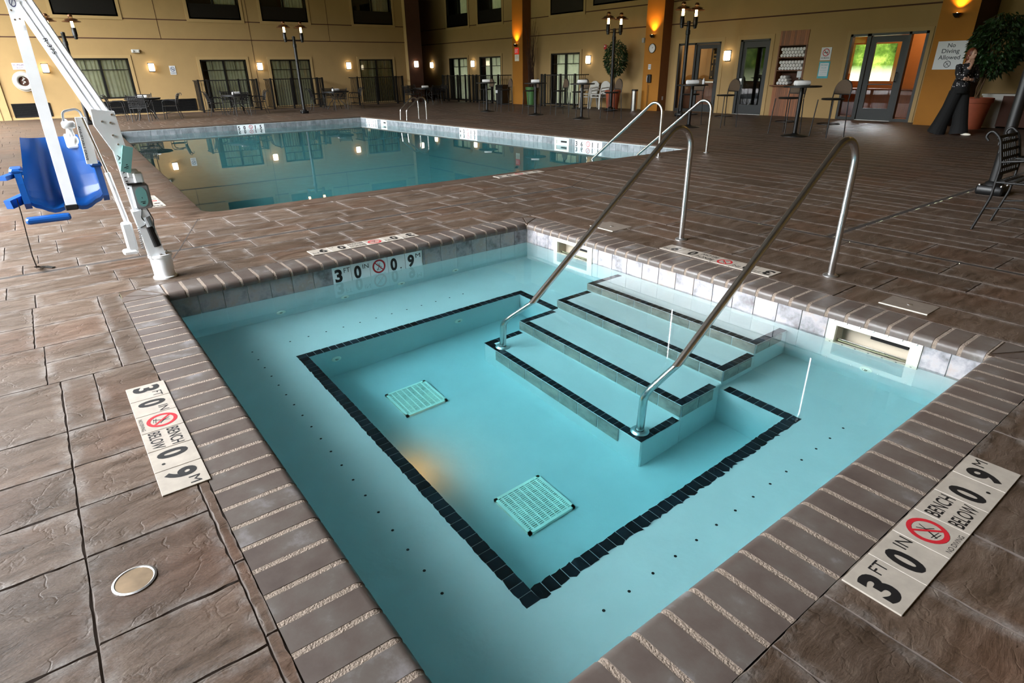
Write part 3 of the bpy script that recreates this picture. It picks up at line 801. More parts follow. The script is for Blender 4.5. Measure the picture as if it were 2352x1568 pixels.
M['brass']=mat('worn_brass',(128,108,84),.5,.5,var=.3,scale=9)
b=MB(); b.lathe([(.051,.003),(.03,.0022),(0,.002)],32); c_=b.build('cover_disc',M['brass'],r,smooth=40)
b=MB(); b.lathe([(.006,.0022),(.006,.0028),(0,.0028)],10); b.build('keyhole',M['dark'],c_)
def drain(label,cx,cy):
    r=thing('main_drain_cover',label,'drain cover',(cx,cy,FZ)); s=.155
    b=MB()
    for x0,x1,y0,y1 in ((-s,s,-s,-s+.018),(-s,s,s-.018,s),(-s,-s+.018,-s,s),(s-.018,s,-s,s)): b.box(x0,x1,y0,y1,0,.022)
    b.build('rim',M['draincol'],r)
    b=MB()
    n=7
    for i in range(n):
        y=-s+.02+(2*s-.04)*(i+.5)/n; b.box(-s+.016,s-.016,y-.005,y+.005,.006,.0205)
    for i in range(22):
        x=-s+.02+(2*s-.04)*(i+.5)/22; b.box(x-.0034,x+.0034,-s+.016,s-.016,.010,.020)
    b.build('grate',M['draincol'],r)
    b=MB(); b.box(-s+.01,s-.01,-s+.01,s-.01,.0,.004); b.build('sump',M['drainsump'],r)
M['draincol']=mat('aged_white_grate',(240,240,224),.5,var=.08); M['drainsump']=mat('pale_sump_base',(158,160,140),.9)  # pale colours for the grate and for the sump base under it
drain('square floor grate nearer the left wall of the spa well',1.38,-2.07); drain('square floor grate nearer the front corner of the spa well',2.635,-2.055)
j0=None
def jets(pts,nrm,labs):
    global j0
    for p,l in zip(pts,labs):
        if j0 is None:
            j0=thing('return_jet',l,'jet',p,group='return jets in the spa walls')
            b=MB(); b.lathe([(.036,0),(.036,.006),(.028,.012),(.016,.014),(.012,.006)],18,cap=False); e_=b.build('flange',M['abs'],j0,smooth=50)
            b=MB(); b.ball((0,0,.010),.013,n=10,m=6); b.build('eyeball',M['beige'],j0,smooth=60)
            j=j0
        else: j=dup(j0,p); j['label']=l
        j.rotation_euler=Vector((0,0,1)).rotation_difference(Vector(nrm)).to_euler(); j.location=p
jets([(X0+.002,y,-.59) for y in (-2.486,-1.949,-1.42,-.852)],(1,0,0),['round white return jet in the left spa wall, nearest the lift','round white return jet in the left spa wall below the 3 FT tile','round white return jet in the left spa wall below the 0.9 M tile','round white return jet in the left spa wall, nearest the far corner'])
jets([(wx0,y,-.86) for y in (-2.37,-1.33)],(1,0,0),['round white jet in the deep well wall near its left corner','round white jet in the deep well wall toward the steps'])
jets([(3.32,Y1,-.5)],(0,-1,0),['round white return jet under the right skimmer'])
# air holes along the benches
ah=None
for (x,y) in [(.46+.1425*k,-2.85) for k in range(19)]+[(3.48,-.545-.1425*k) for k in range(14)]+[(.455,-2.58+.137*k) for k in range(12)]:
    if ah is None:
        b=MB(); b.lathe([(.007,0),(.006,.0012),(0,.0014)],10); ah=b.build('air_hole',M['dark']); h=tag(ah,'small dark air hole drilled in the underwater bench','air hole','air holes along the spa bench')
    else: h=ah.copy(); COL.objects.link(h)
    h.location=(x,y,BZ)
# warm underwater lamp in the near-left wall of the well
r=thing('underwater_lamp','round amber underwater lamp in the left wall of the spa well','lamp',(2.02,wy0,-.93))
b=MB(); Rx=Matrix.Rotation(-PI/2,4,'X'); b.M=Rx; b.lathe([(.10,0),(.10,.012),(.085,.018),(.08,.012)],24,cap=False); b.build('bezel',M['chrome'],r,smooth=40)
b=MB(); b.M=Rx; b.lathe([(.08,.012),(.05,.016),(0,.018)],24); M['amber']=mat('amber_lens',(255,196,110),.3,emit=(255,140,50),estr=13.); b.build('lens',M['amber'],r,smooth=40)

# ------------------------------------------------------------------ spa handrails
def handrail(label,x,yo):
    r=thing('handrail',label,'handrail',(x,.66+yo,0))
    P=[(0,0,0),(0,0,1.125),(0,-1.975,-.40),(0,-1.985,-.84)]
    path=fillet(P,[.17,.16],10)
    b=MB(); b.tube(path,.0238,16); b.build('rail',M['steel'],r,smooth=60)
    f=MB(); f.lathe([(.052,.0),(.052,.006),(.040,.014),(.027,.017)],24,cap=False); f.build('escutcheon',M['chrome'],r,smooth=40)
    f=MB(); f.lathe([(.055,.0),(.055,.006),(.042,.018),(.027,.020)],24,(0,-1.985,-.84),cap=False); f.build('escutcheon',M['chrome'],r,smooth=40)
handrail('left steel handrail rising from the spa steps to the deck',1.375,0.0)
handrail('right steel handrail rising from the spa steps to the deck',2.71,-.0)
def poolrail(label,x,y):
    r=thing('pool_handrail',label,'handrail',(x,y,0))
    path=fillet([(0,0,0),(0,0,1.03),(-1.62,0,-.19),(-1.62,0,-.55)],[.16,.12],8)
    b=MB(); b.tube(path,.0238,12); b.build('rail',M['steel'],r,smooth=60)
    f=MB(); f.lathe([(.05,.002),(.05,.008),(.038,.016),(.026,.018)],16,cap=False); f.build('escutcheon',M['chrome'],r,smooth=40)
poolrail('nearer steel handrail into the shallow corner of the big pool',-2.32,4.75); poolrail('farther steel handrail into the shallow corner of the big pool',-2.13,5.82)
# ladder at the far side of the big pool
r=thing('pool_ladder','steel ladder with two arched rails at the far side of the big pool','ladder',(-13.75,6.55,0))
for k,x in enumerate((-.15,.27)):
    b=MB(); b.tube(fillet([(x,0.05*k,0),(x,0.05*k,.84),(x,-.66,.30),(x-.03,-.72,-.9)],[.17,.10],8),.024,10); b.build('rail',M['steel'],r,smooth=60)
b=MB(); b.bbox(-.18,.26,-.76,-.66,-.45,-.42,.008); b.build('tread',M['abs'],r)
b=MB(); b.bbox(-.18,.26,-.76,-.66,-.75,-.72,.008); b.build('tread',M['abs'],r)

# ------------------------------------------------------------------ pool lift
RT=Vector((-.45,-3.16,0))
lift=thing('pool_lift','white pool access lift with a blue seat beside the spa corner','pool lift',RT)
OFF=Matrix.Translation(-RT)
def lp(mb,name,mats,parent=lift,smooth=None,label=None,recalc=False):
    mb.v=[tuple(Vector(v)-RT) for v in mb.v]
    o=mb.build(name,mats,parent,smooth=smooth,recalc=recalc)
    if label: o['label']=label
    return o
bx=RT.x
b=MB(); b.lathe([(.082,0),(.082,.012),(.07,.014),(.074,.16),(.082,.163),(.082,.18),(.04,.182),(0,.182)],24,(bx,-3.16,0)); base=lp(b,'base_socket',M['whitep'],smooth=40)
for k in range(3):
    b=MB(); a=k*2.1; b.lathe([(.008,0),(.008,.012),(0,.012)],8,(bx+.06*math.cos(a),-3.16+.06*math.sin(a),.18)); lp(b,'bolt',M['steel'],base)
# mast : two cheek plates, column
b=MB(); b.beam((bx,-3.20,.17),(bx,-3.245,1.06),.07,.07,(0,1,0)); mast=lp(b,'mast',M['whitep'])
b=MB()
for x in (bx-.055,bx+.05): b.beam((x,-3.175,.16),(x,-3.215,.52),.008,.10,(0,1,0))
lp(b,'cheek_plates',M['whitep'])
b=MB(); b.beam((bx+.035,-3.135,.15),(bx+.0,-3.185,.5),.03,.028,(0,1,0)); lp(b,'brace_bar',M['whitep'])
b=MB(); b.tube([(bx+.045,-3.165,.25),(bx+.04,-3.185,.40)],.026,14); lp(b,'drive_motor',M['black'],label='black drive motor').parent=mast
b=MB(); b.tube([(bx+.042,-3.178,.40),(bx+.04,-3.19,.47)],.03,14); lp(b,'motor_cap',M['grayp'],mast)
# coiled cord + cables
def coil(p,q,r_,turns,n=8):
    p=Vector(p);q=Vector(q);d=(q-p);u=d.orthogonal().normalized();w=d.normalized().cross(u)
    return [p+d*(i/(turns*n))+u*r_*math.cos(2*PI*i/n)+w*r_*math.sin(2*PI*i/n) for i in range(turns*n+1)]
b=MB(); b.tube(coil((bx+.03,-3.26,.24),(bx+.02,-3.235,.63),.008,26),.0028,5); lp(b,'coiled_cable',M['grayp'])
b=MB(); b.tube(fillet([(bx+.05,-3.20,.53),(bx+.06,-3.22,.47),(bx+.06,-3.19,.42),(bx+.055,-3.24,.40)],.03,4),.004,6); b.tube(fillet([(bx+.05,-3.17,.53),(bx+.07,-3.15,.45),(bx+.06,-3.16,.36)],.04,4),.004,6); lp(b,'cable',M['black'])
# lower actuator bracket
b=MB(); b.bbox(bx-.04,bx+.035,-3.35,-3.285,.24,.44,.01); b.bbox(bx-.05,bx+.045,-3.385,-3.29,.215,.245,.01); lp(b,'actuator_bracket',M['whitep'])
# actuator : rod and screw tube with lettering
b=MB(); b.tube([(bx,-3.392,1.15),(bx,-3.34,.78)],.010,12); rod=lp(b,'actuator_rod',M['steel'],smooth=50)
b=MB(); b.tube([(bx,-3.341,.79),(bx,-3.309,.43)],.017,12); lp(b,'actuator_sleeve',M['whitep'],smooth=50)
b=MB(); b.beam((bx-.03,-3.40,1.15),(bx-.03,-3.41,.855),.055,.062,(0,1,0)); tube_=lp(b,'gear_housing',M['whitep'])
fx=Vector((0,.0,-1)); 
b=MB(); MM=frame((bx-.0015,-3.433,1.10),(0,-.034,-.999),(0,.999,-.034)); text_in(b,'ADJUSTABLE DRIVE',0,.22,0,.016,MM,bold=.02); lp(b,'lettering',M['ink'],tube_)
b=MB(); b.tube(fillet([(bx-.03,-3.385,1.14),(bx-.03,-3.40,1.205),(bx-.03,-3.49,1.19),(bx-.03,-3.50,1.10)],.03,5),.010,8,flat=.5); lp(b,'handle_loop',M['grayp'],label='curved grey handle loop')
b=MB(); b.bbox(bx-.06,bx,-3.515,-3.44,1.085,1.13,.01); b.tube([(bx-.03,-3.475,1.09),(bx-.03,-3.47,1.03)],.012,10); b.ball((bx-.03,-3.468,1.01),.022,.022,.03); lp(b,'release_lever',M['whitep'],smooth=50)
# gusset head
b=MB(); Mg=frame((bx-.06,0,0),(0,1,0),(0,0,1))
poly=[(-3.335,1.20),(-3.205,1.18),(-3.195,.95),(-3.245,.90),(-3.275,.93),(-3.34,1.10)]
b.prism(poly,Mg,.008); b.prism(poly,frame((bx+.03,0,0),(0,1,0),(0,0,1)),.008)
b.quad((bx-.052,-3.205,1.18),(bx+.03,-3.205,1.18),(bx+.03,-3.195,.95),(bx-.052,-3.195,.95)); gus=lp(b,'gusset_head',M['whitep'])
for y,z in ((-3.29,1.12),(-3.245,1.11),(-3.25,1.03),(-3.235,.97),(-3.225,1.16)):
    b=MB(); b.lathe([(.007,0),(.007,.005),(0,.006)],8,(bx+.038,y,z),M=Matrix.Rotation(PI/2,4,'Y')); lp(b,'bolt',M['steel'],gus)
# boom
p0,p1=Vector((-.49,-3.265,1.12)),Vector((-1.02,-3.515,1.90))
b=MB(); b.beam(p0,p1,.105,.06,(1,0,.6)); boom=lp(b,'boom',M['whitep'])
dd=(p1-p0).normalized(); xx_=dd.cross(Vector((1,0,.6))).normalized(); uu=xx_.cross(dd).normalized()
b=MB()
for s in (-.038,.0,.038): b.beam(p0+dd*.05+xx_*s+uu*.032,p1-dd*.02+xx_*s+uu*.032,.012,.008,uu)
lp(b,'boom_ribs',M['whitep'],boom)
b=MB(); MM=frame(p0+dd*.62+uu*.0315-xx_*.055*(1 if xx_.y>0 else -1)*.75,-dd,(xx_ if xx_.dot(Vector((0,1,0)))>0 else -xx_)); 
text_in(b,'R-375',0,.12,0,.026,MM,bold=.005,z=.006); lp(b,'lettering',M['ink'],boom)
# apex plate with round emblem
ap=Vector((-1.0,-3.56,1.80))
b=MB(); poly=[(-.038,.09),(.045,.10),(.03,-.085),(-.03,-.085)]
b.prism(poly,frame(ap+Vector((.05,0,0)),(0,1,.0),(0,0,1)),.008); b.prism(poly,frame(ap+Vector((-.05,0,0)),(0,1,.0),(0,0,1)),.008); apx=lp(b,'apex_plate',M['whitep'])
b=MB(); annulus(b,0,.045,.020,.026,frame(ap+Vector((.0595,0,0)),(0,1,0),(0,0,1)),sx=.7); bar2(b,-.010,.03,.004,.062,.004,frame(ap+Vector((.0595,0,0)),(0,1,0),(0,0,1))); M['navyink']=mat('navy_emblem',(44,52,96),.5); lp(b,'emblem',M['navyink'],apx)
for y,z in ((-.015,-.055),(.012,-.05),(-.02,.0)):
    b=MB(); b.lathe([(.006,0),(.006,.005),(0,.006)],8,ap+Vector((.058,y,z)),M=Matrix.Rotation(PI/2,4,'Y')); lp(b,'bolt',M['steel'],apx)
# hanging seat arm
b=MB(); b.beam((-1.0,-3.56,1.80),(-1.0,-3.592,.52),.07,.07,(1,0,0)); arm=lp(b,'seat_arm',M['whitep'])
b=MB(); b.bbox(-1.04,-.96,-3.635,-3.552,.485,.525,.006); lp(b,'end_cap',M['black'],arm,label='black rubber end cap')
# control boxes
b=MB(); b.bbox(bx-.02,bx+.07,-3.24,-3.125,.53,.70,.012); cb=lp(b,'control_box',M['grayp'],label='grey control box')
b=MB(); Mo=frame((bx+.071,-3.182,.615),(0,1,0),(0,0,1)); 
pts=[(.034*math.cos(2*PI*k/28)*(1 if abs(math.cos(2*PI*k/28))<.8 else 1),.068*math.sin(2*PI*k/28)) for k in range(28)]
pts=[(max(-.034,min(.034,x*1.15)),y) for x,y in pts]; b.prism(pts,Mo,.002); ov=lp(b,'oval_label',M['teal'],cb,label='teal oval label')
b=MB(); bar2(b,-.016,-.035,.016,-.033,.005,frame((bx+.0735,-3.182,.615),(0,1,0),(0,0,1))); bar2(b,-.006,-.045,.012,-.045,.008,frame((bx+.0735,-3.182,.615),(0,1,0),(0,0,1))); bar2(b,0,-.012,.0,-.002,.004,frame((bx+.0735,-3.182,.615),(0,1,0),(0,0,1))); lp(b,'lettering',M['ink'],cb)
b=MB(); b.box(bx-.03,bx+.075,-3.25,-3.16,.70,.712); lp(b,'box_lid',M['black'],cb)
b=MB(); b.beam((bx+.055,-3.185,.955),(bx+.055,-3.238,.79),.06,.035,(1,0,0)); bt=lp(b,'battery_pack',M['teal'],label='teal battery pack')
b=MB(); Mt=frame((bx+.0735,-3.255,.815),(0,.95,.3),(0,-.3,.95)); bar2(b,.015,.0,.045,.0,.005,Mt); bar2(b,.035,.012,.045,.012,.006,Mt); bar2(b,.022,-.01,.04,-.01,.003,Mt); lp(b,'lettering',M['ink'],bt)
b=MB(); b.bbox(bx-.02,bx+.04,-3.235,-3.16,.74,.80,.01); b.bbox(bx+.0,bx+.05,-3.20,-3.14,.70,.78,.01); lp(b,'battery_cradle',M['whitep'])
# cable lettering strip along the mast
b=MB(); MM=frame((bx+.0365,-3.262,.96),(0,.04,-.999),(0,.999,.04)); text_in(b,'WATER LIFT',0,.3,0,.016,MM,bold=.01); lp(b,'lettering',M['ink'],mast)
# seat : moulded shell
pr=[(-1.265,.985),(-1.25,.90),(-1.235,.80),(-1.215,.70),(-1.19,.61),(-1.15,.55),(-1.09,.52),(-1.03,.505)]
prs=[p_ for p_ in fillet([(x,0,z) for x,z in pr],.05,2)]
wd_=lambda t: .175+.065*min(1,t*1.6)
def shell(off):
    rows=[]; n=len(prs); m=14; al=[0]
    for i in range(1,n): al.append(al[-1]+(prs[i]-prs[i-1]).length)
    for i,q in enumerate(prs):
        t=al[i]/al[-1]; a=prs[max(i-1,0)]; c_=prs[min(i+1,n-1)]; tn=(c_-a).normalized(); nn=Vector((-tn.z,0,tn.x)); 
        if nn.x<0 and nn.z<0: nn=-nn
        if nn.x<0 and abs(nn.z)<abs(nn.x): nn=-nn
        row=[]
        for j in range(m+1):
            s=-1+2*j/m; lift_=.085*abs(s)**4+.012*math.cos(s*PI*2.5)*(.3 if t<.35 else 1)*(1 if abs(s)<.8 else 0)
            yc=-3.59-.01*t
            row.append(Vector((q.x,yc+s*wd_(t),q.z))+nn*(lift_+off))
        rows.append(row)
    return rows,n,m
b=MB()
r0,n,m=shell(0); r1,_,_=shell(-.03)
vv=[v for r in r0 for v in r]+[v for r in r1 for v in r]; K=n*(m+1); f=[]
for i in range(n-1):
    for j in range(m):
        a=i*(m+1)+j; f.append((a,a+1,a+m+2,a+m+1)); f.append((K+a+m+1,K+a+m+2,K+a+1,K+a))
for i in range(n-1):
    a=i*(m+1); f.append((a,a+m+1,K+a+m+1,K+a)); a+=m; f.append((a,K+a,K+a+m+1,a+m+1))
for j in range(m):
    f.append((j,K+j,K+j+1,j+1)); a=(n-1)*(m+1)+j; f.append((a,a+1,K+a+1,K+a))
b.add(vv,f); seat=lp(b,'seat_shell',M['blue'],smooth=50,recalc=True,label='blue moulded seat')
for s,nm in ((-1,'left'),(1,'right')):
    y=-3.6+s*.245
    b=MB(); poly=[(-1.24,.55),(-1.05,.515),(-1.0,.56),(-1.02,.70),(-1.05,.775),(-1.24,.785)]
    b.prism(poly,frame((0,y+.02,0),(1,0,0),(0,0,1)),.04); b.bbox(-1.25,-1.04,y-.045,y+.035,.765,.80,.014); lp(b,'armrest',M['blue'])
b=MB(); b.beam((-1.20,-3.80,.765),(-1.02,-3.935,.745),.05,.03); lp(b,'arm_pad',M['blue'],seat)
b=MB(); b.beam((-1.18,-3.84,.585),(-1.04,-3.955,.56),.05,.06); lp(b,'hip_pad',M['blue'],seat)
b=MB(); b.bbox(-.95,-.85,-3.885,-3.615,.435,.475,.012); lp(b,'footrest',M['blue'],label='blue leg rest')
b=MB(); b.tube([(-1.22,-3.47,.97),(-1.2,-3.452,1.06),(-1.08,-3.47,1.10)],.018,8); b.bbox(-1.30,-1.2,-3.50,-3.42,.90,1.0,.01); lp(b,'seat_bracket',M['whitep'])
sp_=[(-1.02,-3.895,.60),(-1.0,-3.90,.48),(-1.0,-3.91,.355),(-1.06,-3.925,.17),(-1.22,-3.93,.05),(-1.36,-3.93,.012),(-1.36,-3.88,.008),(-1.29,-3.83,.006)]
b=MB()
for i in range(len(sp_)-1): b.beam(sp_[i],sp_[i+1],.006 if i<4 else .03,.03 if i<4 else .006,(0,0,1) if i>=4 else (1,0,0))
lp(b,'seat_belt',M['black'],label='dangling black belt')

# ================================================================== building details
M['frame']=mat('dark_bronze_frame',(11,10,9),.4,var=.1)
M['gframe']=mat('dark_grey_door',(25,28,29),.5,var=.06)
M['glow']=mat('lit_frosted_glass',(255,236,196),.4,emit=(255,234,196),estr=3.2)
M['bulb']=mat('lamp_bulb_glow',(255,226,170),.4,emit=(255,206,130),estr=9.)
M['wood']=mat('reddish_wood_slats',(131,76,37),.5,var=.25,scale=4,stretch=(9,1,.6),rnd=.35)
M['towel']=mat('white_terry',(216,214,212),.95,var=.05,scale=40,bump=.3,bscale=300)
M['sign']=mat('white_sign_board',(204,206,208),.5,var=.02)
M['terra']=mat('terracotta',(145,68,39),.7,var=.1,scale=8)
M['greenpot']=mat('green_glazed_pot',(70,112,62),.35,var=.1)
M['leaf']=mat('ficus_leaf',(27,55,20),.5,var=.3,scale=3,rnd=.6)
M['bark']=mat('brown_bark',(84,62,40),.9,var=.3)
M['twig']=mat('dry_twigs',(66,44,34),.9,var=.3)
M['mesh']=mat('brown_sling_mesh',(72,56,39),.7,var=.15,scale=60)
M['orange']=mat('orange_lobby_paint',(158,100,48),.8,var=.05)
M['resin']=mat('white_resin',(183,181,174),.5,var=.05)
M['skin']=mat('skin',(176,136,114),.5,var=.04,scale=20)
wn=[0]
def opening(wall_,u0,u1,z0,z1,kind,u_mid=None,trim=True,bars=True,label=None,depth=.09):
    """framed glazed opening in the left ('L', x=WX) or right ('R', y=NY) wall"""
    wn[0]+=1
    if wall_=='L': P=lambda u,d,z:(WX-d,u,z)
    else: P=lambda u,d,z:(u,NY+d,z)
    def bxx(mb,a,c,d0,d1,e,f):
        p=P(a,d0,e);q=P(c,d1,f); mb.box(min(p[0],q[0]),max(p[0],q[0]),min(p[1],q[1]),max(p[1],q[1]),e,f)
    b=MB(); t=.055
    b.m=0
    bxx(b,u0,u0+t,0,depth,z0,z1); bxx(b,u1-t,u1,0,depth,z0,z1); bxx(b,u0,u1,0,depth,z1-t,z1)
    if z0>.3 or kind=='door': bxx(b,u0,u1,0,depth,z0,z0+t)
    um=(u0+u1)/2 if u_mid is None else u_mid
    if kind in('door','win'):
        bxx(b,um-.035,um+.035,.02,depth,z0,z1)
        if bars: bxx(b,u0,u1,.04,.06,z1-.42,z1-.395)
        if bars:
            for k in (.25,.75): 
                x=u0+(u1-u0)*k; bxx(b,x-.008,x+.008,.042,.058,z1-.4,z1)
    if kind=='upper':
        bxx(b,u0,u1,.0,depth,z0,z0+.56); bxx(b,um-.03,um+.03,.02,depth,z0,z1)
    if trim:
        b.m=1; w_=.11
        bxx(b,u0-w_,u0,-.02,.01,z0 if z0<.3 else z0-w_,z1+w_); bxx(b,u1,u1+w_,-.02,.01,z0 if z0<.3 else z0-w_,z1+w_); bxx(b,u0,u1,-.02,.01,z1,z1+w_)
        if z0>.3: bxx(b,u0,u1,-.02,.01,z0-w_,z0)
        b.m=2; bxx(b,u1+w_,u1+w_+.014,-.012,.0,z0 if z0<.3 else z0-w_,z1+w_)  # dark strip along one side of the trim paints its shadow line
    o=struct(b.build(('door_%d' if kind=='door' else 'window_%d')%wn[0],[M['frame'],M['trimp'],M['brown']]))
    b=MB(); b.add([P(u0+t,depth*.6,z0),P(u1-t,depth*.6,z0),P(u1-t,depth*.6,z1),P(u0+t,depth*.6,z1)],[(0,1,2,3)]); b.build('pane',M['glass'],o)
    return o
def curtain(wall_,u0,u1,z0,z1,d,label):
    P=(lambda u,e,z:(WX-e,u,z)) if wall_=='L' else (lambda u,e,z:(u,NY+e,z))
    b=MB(); n=int((u1-u0)/.022); v=[];f=[]
    ph=rs.random()*6
    for i in range(n+1):
        u=u0+(u1-u0)*i/n; e=d+.036*math.sin(ph+u*46+1.2*math.sin(u*9+ph))
        v+=[P(u,e,z0),P(u,e+.004*math.sin(u*13),z1)]
    for i in range(n): f.append((2*i,2*i+2,2*i+3,2*i+1))
    b.add(v,f); o=b.build('curtain',M['curtain'],smooth=80); return tag(o,label,'curtain')
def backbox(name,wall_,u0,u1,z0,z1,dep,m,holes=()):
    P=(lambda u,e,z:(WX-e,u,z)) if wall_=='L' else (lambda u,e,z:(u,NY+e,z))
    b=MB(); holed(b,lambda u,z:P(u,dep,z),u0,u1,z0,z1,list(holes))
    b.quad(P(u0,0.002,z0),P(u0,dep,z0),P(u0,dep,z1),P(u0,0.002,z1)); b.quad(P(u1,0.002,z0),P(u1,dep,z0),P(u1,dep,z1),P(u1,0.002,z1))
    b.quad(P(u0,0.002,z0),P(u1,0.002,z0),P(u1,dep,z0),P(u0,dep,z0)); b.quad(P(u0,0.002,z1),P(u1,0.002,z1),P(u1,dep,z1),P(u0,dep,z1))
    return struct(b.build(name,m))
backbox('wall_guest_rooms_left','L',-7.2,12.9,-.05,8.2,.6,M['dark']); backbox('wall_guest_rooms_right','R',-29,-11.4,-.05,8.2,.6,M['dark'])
NL=['leftmost','second','third','fourth']
for k,h in enumerate(LWIN):
    opening('L',*h,'upper')
    if k>0: curtain('L',h[0]+1.0,h[1]-.06,h[2]+.56,h[3],.2,'pale curtain in the upstairs window above the %s glass door of the left wall'%['','second','third','fourth'][k])
for k,h in enumerate(LDOOR):
    opening('L',*h,'win' if k==0 else 'door')
    curtain('L',h[0]+(.06 if k!=1 else .28),h[1]-.06,h[2],h[3]-.02,.13,['pleated pale curtain behind the wide window beside the pool lift','pleated pale curtain in the glass door left of the second lamp post','pleated pale curtain in the glass door behind the second lamp post','pleated pale curtain in the glass door nearest the dark corner, left wall'][k])
for k,h in enumerate(RWIN):
    opening('R',*h,'upper',trim=k<3)
    if k<2: curtain('R',h[0]+1.0,h[1]-.06,h[2]+.56,h[3],.2,'pale curtain in the %s upstairs window of the right wall, near the dark corner'%('first','second')[k])
for k,h in enumerate(RDOOR):
    opening('R',*h,'door'); curtain('R',h[0]+(.3 if k!=1 else .34),h[1]-.06,h[2],h[3]-.02,.13,['pale curtain in the right-wall glass door nearest the dark corner','pale curtain in the glass door left of the exit sign pillar','pale curtain in the glass door right of the exit sign pillar'][k])
# heater grilles below
def grille(label,wall_,u0,u1,z0,z1):
    P=(lambda u,e,z:(WX-e,u,z)) if wall_=='L' else (lambda u,e,z:(u,NY+e,z))
    r=thing('wall_grille',label,'vent grille',P((u0+u1)/2,0,z0)); c=Vector(r.location)
    def bb(mb,a,c_,d0,d1,e,f):
        p=Vector(P(a,d0,e))-c;q=Vector(P(c_,d1,f))-c; mb.box(min(p.x,q.x),max(p.x,q.x),min(p.y,q.y),max(p.y,q.y),p.z,q.z)
    b=MB(); bb(b,u0,u1,-.03,.02,z0,z0+.03); bb(b,u0,u1,-.03,.02,z1-.03,z1); bb(b,u0,u0+.03,-.03,.02,z0,z1); bb(b,u1-.03,u1,-.03,.02,z0,z1); b.build('frame',M['frame'],r)
    b=MB(); n=12
    for i in range(n):
        z=z0+.03+(z1-z0-.06)*i/n; bb(b,u0+.03,u1-.03,-.02,.015,z,z+.012)
    b.build('louvers',M['black'],r)
    b=MB(); bb(b,u0,u1,.015,.02,z0,z1); b.build('back_plate',M['dark'],r)
grille('black heater grille under the life ring','L',-4.1,-2.95,.08,.56); grille('long black heater grille behind the leftmost dining table','L',-1.5,2.08,.06,.53); grille('black heater grille at the foot of the right wall by the dark corner','R',-26.7,-25.25,.05,.58)
for lb_,y in (('tall tan pilaster edge at the far left of the left wall',-4.22),):
    b=MB(); b.box(WX,WX+.05,y-.25,y,0,2.4); b.box(WX,WX+.07,y-.29,y-.25,0,2.4); o=struct(b.build('trim_6',M['trimp']))

# pillars
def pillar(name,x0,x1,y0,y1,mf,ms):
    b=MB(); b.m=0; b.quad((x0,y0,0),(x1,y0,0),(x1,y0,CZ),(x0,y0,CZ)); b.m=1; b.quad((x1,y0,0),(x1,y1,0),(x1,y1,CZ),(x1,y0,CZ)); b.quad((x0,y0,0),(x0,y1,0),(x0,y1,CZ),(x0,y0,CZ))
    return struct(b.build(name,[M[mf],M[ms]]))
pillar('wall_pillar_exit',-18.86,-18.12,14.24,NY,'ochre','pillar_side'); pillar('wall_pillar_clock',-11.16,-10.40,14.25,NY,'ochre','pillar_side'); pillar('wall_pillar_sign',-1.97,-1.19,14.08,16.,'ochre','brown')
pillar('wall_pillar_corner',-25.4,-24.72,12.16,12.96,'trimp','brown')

# fences
def fence(label,p,q,posts,h=1.24,ret=None):
    p=Vector((p[0],p[1],0));q=Vector((q[0],q[1],0)); L=(q-p).length; d=(q-p)/L; nrm=Vector((-d.y,d.x,0))
    r=thing('patio_fence',label,'fence',p,math.atan2(d.y,d.x),'black picket fences in front of the room doors')
    b=MB(); b.box(0,L,-.015,.015,h-.05,h-.015); 
    if ret: 
        for x in (0,L): b.box(x-.015,x+.015,0,ret,h-.05,h-.015)
    b.build('top_rail',M['iron'],r)
    b=MB(); b.box(0,L,-.015,.015,.07,.10)
    if ret:
        for x in (0,L): b.box(x-.015,x+.015,0,ret,.07,.10)
    b.build('bottom_rail',M['iron'],r)
    b=MB(); n=int(L/.105)
    for i in range(1,n): x=L*i/n; b.box(x-.008,x+.008,-.008,.008,.08,h-.02)
    if ret:
        for x in (0,L):
            for j in range(1,int(abs(ret)/.11)): y=.11*j*(1 if ret>0 else -1); b.box(x-.008,x+.008,y-.008,y+.008,.08,h-.02)
    b.build('picket_panel',M['iron'],r)
    pp=None
    for x in posts:
        if pp is None:
            b=MB(); b.box(-.035,.035,-.035,.035,0,h+.01); pp=b.build('post',M['iron'],r); o=pp
        else: o=pp.copy(); COL.objects.link(o)
        o.location=(x*L,0,0)
    return r
FP=(0,.62,1.0)
fence('black picket fence before the glass door left of the second lamp post',(-24.0,2.12),(-24.0,4.42),(0,.15,.68,1),ret=.95)
fence('black picket fence behind the second lamp post',(-24.0,5.0),(-24.0,7.3),(0,.38,.9,1),ret=.95)
fence('black picket fence of the left wall nearest the dark corner',(-24.0,9.0),(-24.0,11.35),(0,.4,.85,1),ret=.95)
fence('black picket fence of the right wall nearest the dark corner',(-24.4,13.9),(-21.9,13.9),(0,.2,.57,.85,1),ret=.75)
fence('black picket fence left of the exit sign pillar',(-21.6,13.9),(-19.5,13.9),(0,.15,.75,1),ret=.75)
fence('black picket fence right of the exit sign pillar',(-16.4,13.9),(-14.35,13.9),(0,.1,.58,1),ret=.75)

